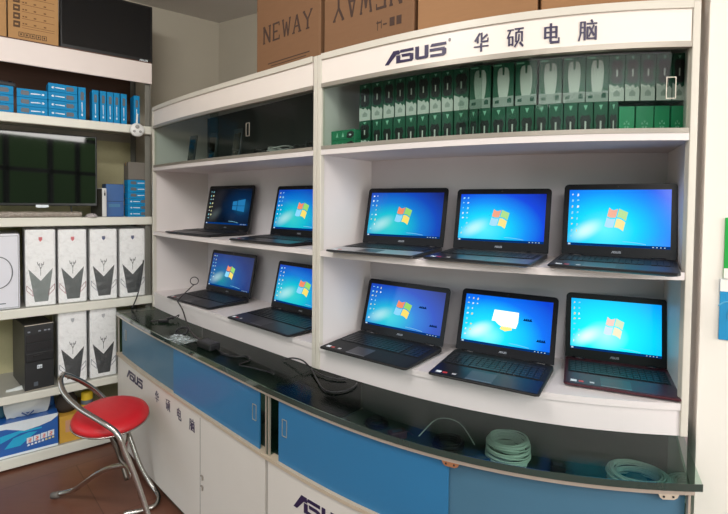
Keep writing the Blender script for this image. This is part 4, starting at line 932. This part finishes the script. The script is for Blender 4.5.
mb = MB(); mb.lathe([(0,0),(.030,0),(.032,.004),(.032,.096),(.030,.10),(0,.10)], 24); cb = mk('can_body', mb, M('bright_yellow_tin', (220,184,40), .35, 0, .05, 10), r)
mb = MB(); mb.lathe([(.0325,.03),(.0325,.055),(.032,.055)], 24); mk('grey_band', mb, grey_print, cb)
r = on_rack('blue_pouch', -.01, .09, .2615, .1, 'teal blue pouch left of the white bag on the bottom shelf', 'pouch')
mb = MB(); mb.bx(-.06, .028, 0, .06, 0.0005, .10, bev=.02, seg=4); mk('pouch_body', mb, M('teal_pouch', (44,92,110), .5, 0, .2, 12, bump=.3), r)
mb = MB(); mb.tube([(-.05,.03,.1),(-.02,.03,.106),(.02,.03,.1)], .003, 6); mk('zip', mb, black_plastic, r)
r = on_rack('blue_carton', .245, .20, .2615, 0, 'small dark blue carton behind the white bag', 'carton')
# (sits on the blue printed carton's back edge)
r.location.z = .2615
mb = MB(); mb.bx(-.035, .0, -.06, .05, .0, .085, bev=.002); mk('carton_body', mb, M('deep_blue_card', (14,84,150)), r)

# ------------------------------------------------------------------ stool
st = thing('folding_stool', (-1.19, 2.19, 0), 0, 'round red padded stool with low tubular steel backrest in front of the counter', 'stool')
SX, SY = -1.195, 2.19
TT = Matrix.Translation((SX+.008, SY+.005, .490)) @ Matrix.Rotation(math.radians(6), 4, Vector((.877, .48, 0)))
mb = MB(); mb.lathe([(0,.022),(.10,.020),(.135,.014),(.156,.002),(.165,-.014),(.163,-.027),(0,-.027)], 56, M4=TT); mk('seat', mb, M('red_vinyl', (196,26,36), .42, 0, .06, 30, bump=.04), st, True)
mb = MB(); mb.lathe([(0,-.028),(.160,-.028),(.166,-.025),(.167,-.031),(.158,-.038),(0,-.038)], 56, M4=TT); mk('seat_pan', mb, steel, st, True)
r = .0115
near = [(-1.392,2.165,.682),(-1.377,2.12,.672),(-1.335,2.08,.629),(-1.244,2.04,.579),(-1.13,2.0,.541),(-1.061,1.985,.508),(-1.033,1.98,.474),(-1.019,1.985,.423),(-.984,1.99,.329),(-.944,2.0,.191),(-.915,2.0,.10),(-.885,2.0,.014)]
far = [(-1.392,2.165,.682),(-1.396,2.24,.640),(-1.378,2.31,.583),(-1.345,2.36,.518),(-1.282,2.385,.429),(-1.221,2.385,.341),(-1.175,2.375,.238),(-1.135,2.365,.145),(-1.085,2.36,.060),(-1.045,2.345,.022),(-1.01,2.30,.014),(-1.0,2.243,.013),(-1.032,2.215,.013),(-1.07,2.192,.013),(-1.119,2.177,.013)]
mb = MB(); mb.tube(near, r, 14, 6); mk('backrest_leg_tube', mb, steel, st, True)
mb = MB(); mb.tube(far, r, 14, 6); mk('backrest_leg_tube', mb, steel, st, True)
mb = MB(); mb.tube([(-1.02,1.985,.405),(-1.06,2.10,.416),(-1.17,2.30,.42),(-1.28,2.38,.43)], .008, 10); mk('seat_bar', mb, steel, st, True)
mb = MB(); mb.tube([(-1.20,2.19,.42),(-1.179,2.2,.343),(-1.153,2.2,.279),(-1.106,2.18,.175)], r*.8, 12, 5); mk('strut', mb, dark_steel, st, True)
mb = MB(); mb.tube([(-1.20,2.17,.42),(-1.13,2.14,.37),(-1.08,2.08,.33),(-1.045,2.06,.313)], r*.8, 12, 5); mk('strut', mb, dark_steel, st, True)
mb = MB(); mb.tube([(-.985,1.99,.313),(-1.045,2.06,.313),(-1.133,2.10,.281),(-1.223,2.15,.224),(-1.328,2.22,.137),(-1.416,2.28,.064),(-1.481,2.30,.034),(-1.537,2.305,.018)], r, 14, 6); mk('rear_leg', mb, steel, st, True)
mb = MB(); mb.tube([(-1.505,2.302,.026),(-1.545,2.306,.016)], r*1.3, 12, 0); mk('rubber_tip', mb, M('grey_rubber', (104,98,92), .7), st, True)
mb = MB(); mb.tube([(-.90,2.0,.05),(-.8845,2.0,.0)], r*1.3, 12, 0); mk('rubber_tip', mb, M('grey_rubber', (104,98,92)), st, True)

# ------------------------------------------------------------------ the room
def struct(name, mb, m): o = mk(name, mb, m); tag(o, kind='structure'); return o
# floor material: brown laminate with faint joints
fm = M('brown_floor_laminate', (112,72,56), .38, 0, .16, 7, stretch=(1,5,1))
nt = fm.node_tree; b = nt.nodes['Principled BSDF']; br = nt.nodes.new('ShaderNodeTexBrick'); tc = nt.nodes.new('ShaderNodeTexCoord'); mp = nt.nodes.new('ShaderNodeMapping'); mp.inputs['Rotation'].default_value = (0, 0, -.75)
nt.links.new(tc.outputs['Object'], mp.inputs[0]); nt.links.new(mp.outputs[0], br.inputs['Vector']); br.inputs['Scale'].default_value = 1; br.inputs['Brick Width'].default_value = 1.2; br.inputs['Row Height'].default_value = .6; br.inputs['Mortar Size'].default_value = .002
br.inputs['Color1'].default_value = (1,1,1,1); br.inputs['Color2'].default_value = (.9,.9,.9,1); br.inputs['Mortar'].default_value = (.45,.4,.38,1)
old = b.inputs['Base Color'].links[0].from_socket; mx = nt.nodes.new('ShaderNodeMix'); mx.data_type = 'RGBA'; mx.blend_type = 'MULTIPLY'; mx.inputs[0].default_value = 1
nt.links.new(old, mx.inputs[6]); nt.links.new(br.outputs[0], mx.inputs[7]); nt.links.new(mx.outputs[2], b.inputs['Base Color'])
mb = MB(); mb.bx(-4.2, 3.6, -3.0, 5.2, -.06, 0); struct('floor', mb, fm)
mb = MB(); mb.bx(-4.2, 3.6, -3.0, 5.2, 2.9, 2.96); struct('ceiling', mb, M('off_white_ceiling', (214,210,204), .8, 0, .03, 6))
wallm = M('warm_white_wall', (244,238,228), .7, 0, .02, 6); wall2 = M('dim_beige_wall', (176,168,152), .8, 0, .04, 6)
mb = MB(); a = Vector((.968, 1.340)); d = Vector((.905, -.424)).normalized(); n = Vector((-d.y, d.x))
mb.ribbon([a, a+d*1.6], [a+n*.12, a+d*1.6+n*.12], 0, 2.9); struct('wall_right', mb, wallm)
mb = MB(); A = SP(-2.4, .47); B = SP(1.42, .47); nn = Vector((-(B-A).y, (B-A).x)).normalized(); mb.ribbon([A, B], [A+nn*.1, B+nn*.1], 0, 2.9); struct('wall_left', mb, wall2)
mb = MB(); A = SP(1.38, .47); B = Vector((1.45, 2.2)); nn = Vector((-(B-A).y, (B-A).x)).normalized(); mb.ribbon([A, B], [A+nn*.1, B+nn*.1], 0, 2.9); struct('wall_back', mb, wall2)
# posters on the right wall
def poster(u, z0, z1, w, label, m, m2, band):
    q = a+d*u-n*.001; r = thing('wall_poster', (q.x, q.y, z0), math.atan2(d.y, d.x), label, 'poster')
    h = z1-z0
    mb = MB(); mb.bx(0, w, -.004, 0, 0, h, bev=.001); bd = mk('panel', mb, m, r)
    mb = MB(); mb.bx(0, w, -.0052, -.004, *( (0, .028) if band == 'b' else (h-.034, h))); mk('white_margin', mb, M('poster_white', (246,242,234), .5), bd)
    if m2:
        mb = MB()
        for k in range(3): mb.tube([(.02+.03*k+.03*math.cos(t_)*1.0, -.0045, h*.4+.04*math.sin(t_)) for t_ in [k+.3*j for j in range(9)]], .002, 5)
        mk('swirl_print', mb, m2, bd)
poster(.050, 1.292, 1.462, .30, 'green wall poster with white lower margin on the right wall', M('poster_green', (18,168,62), .4, coat=.3), None, 'b')
poster(.043, 1.118, 1.289, .30, 'blue wall poster with white upper margin directly below the green one', M('poster_blue', (20,144,200), .4, coat=.3), M('poster_pale_blue', (90,180,220), .4), 't')
# shop front behind the viewer: pillars and mullions of the open glass front
fr = M('shopfront_frame', (70,70,72), .4, .5)
mb = MB()
for x in (-3.4, -2.3, -1.2, 1.2, 1.9, 2.4): mb.bx(x-.03, x+.03, -1.9, -1.84, 0, 2.9)
mb.bx(-4.2, 3.6, -1.9, -1.84, 2.5, 2.56); mb.bx(-4.2, 3.6, -1.9, -1.84, 1.93, 1.99); struct('trim_1', mb, fr)

# ------------------------------------------------------------------ daylight and added fill lights
w = bpy.data.worlds.new('World'); scn.world = w; w.use_nodes = True; nt = w.node_tree; nt.nodes.clear(); L = nt.links
o = nt.nodes.new('ShaderNodeOutputWorld'); bg = nt.nodes.new('ShaderNodeBackground'); tc = nt.nodes.new('ShaderNodeTexCoord'); sp = nt.nodes.new('ShaderNodeSeparateXYZ'); cr = nt.nodes.new('ShaderNodeValToRGB')
mr = nt.nodes.new('ShaderNodeMapRange'); mr.inputs[1].default_value = -.4; mr.inputs[2].default_value = .8
nz = nt.nodes.new('ShaderNodeTexNoise'); nz.inputs['Scale'].default_value = 9; nz.inputs['Detail'].default_value = 6
ma = nt.nodes.new('ShaderNodeMath'); ma.operation = 'MULTIPLY_ADD'; ma.inputs[1].default_value = .18
L.new(tc.outputs['Generated'], sp.inputs[0]); L.new(tc.outputs['Generated'], nz.inputs['Vector']); L.new(nz.outputs[0], ma.inputs[0]); L.new(sp.outputs[2], ma.inputs[2]); L.new(ma.outputs[0], mr.inputs[0]); L.new(mr.outputs[0], cr.inputs[0])
e = cr.color_ramp.elements
for _ in range(4): e.new(.5)
for k, (p, c) in enumerate(((0,(.30,.29,.27)), (.33,(.36,.35,.33)), (.37,(.05,.09,.04)), (.52,(.07,.13,.05)), (.60,(.75,.82,.9)), (1,(.85,.92,1.0)))): e[k].position = p; e[k].color = (*c, 1)
L.new(cr.outputs[0], bg.inputs[0]); bg.inputs[1].default_value = 2.2; L.new(bg.outputs[0], o.inputs[0])
def area(name, loc, target, sx, sy, e, col):
    l = bpy.data.lights.new(name, 'AREA'); l.shape = 'RECTANGLE'; l.size = sx; l.size_y = sy; l.energy = e; l.color = col
    ob = bpy.data.objects.new(name, l); COL.objects.link(ob); ob.location = loc; ob.rotation_euler = (Vector(target)-Vector(loc)).to_track_quat('-Z', 'Y').to_euler(); return ob
area('shopfront_daylight', (3.05, -.75, 1.6), (0, 2.0, 1.25), 1.4, 1.8, 66, (1, .98, .95))
area('front_fill', (.5, -1.0, 2.8), (-.2, 2.0, .9), 2.4, 1.0, 50, (1, .97, .93))  # added overhead fill for the cabinet fronts, no fixture behind it
area('rack_fill', (-.9, .5, 2.85), (-1.4, 2.2, .6), 1.2, .4, 42, (1, .98, .95))  # added fill that brightens the left rack, no real lamp there

# ------------------------------------------------------------------ camera
cd = bpy.data.cameras.new('camera'); cam = bpy.data.objects.new('camera', cd); COL.objects.link(cam)
cd.sensor_width = 36; cd.lens = 470.07/728*36; cd.shift_y = -(257-218.18)/728; cd.clip_start = .02
cam.matrix_world = Matrix.Translation((0, 0, 1.49)) @ Matrix.Rotation(PI/2-.0306, 4, 'X') @ Matrix.Rotation(.0107, 4, 'Z')
scn.camera = cam
scn.view_settings.view_transform = 'Standard'; scn.view_settings.look = 'None'; scn.view_settings.gamma = 1; scn.view_settings.exposure = 0.07; scn.view_settings.use_curve_mapping = False
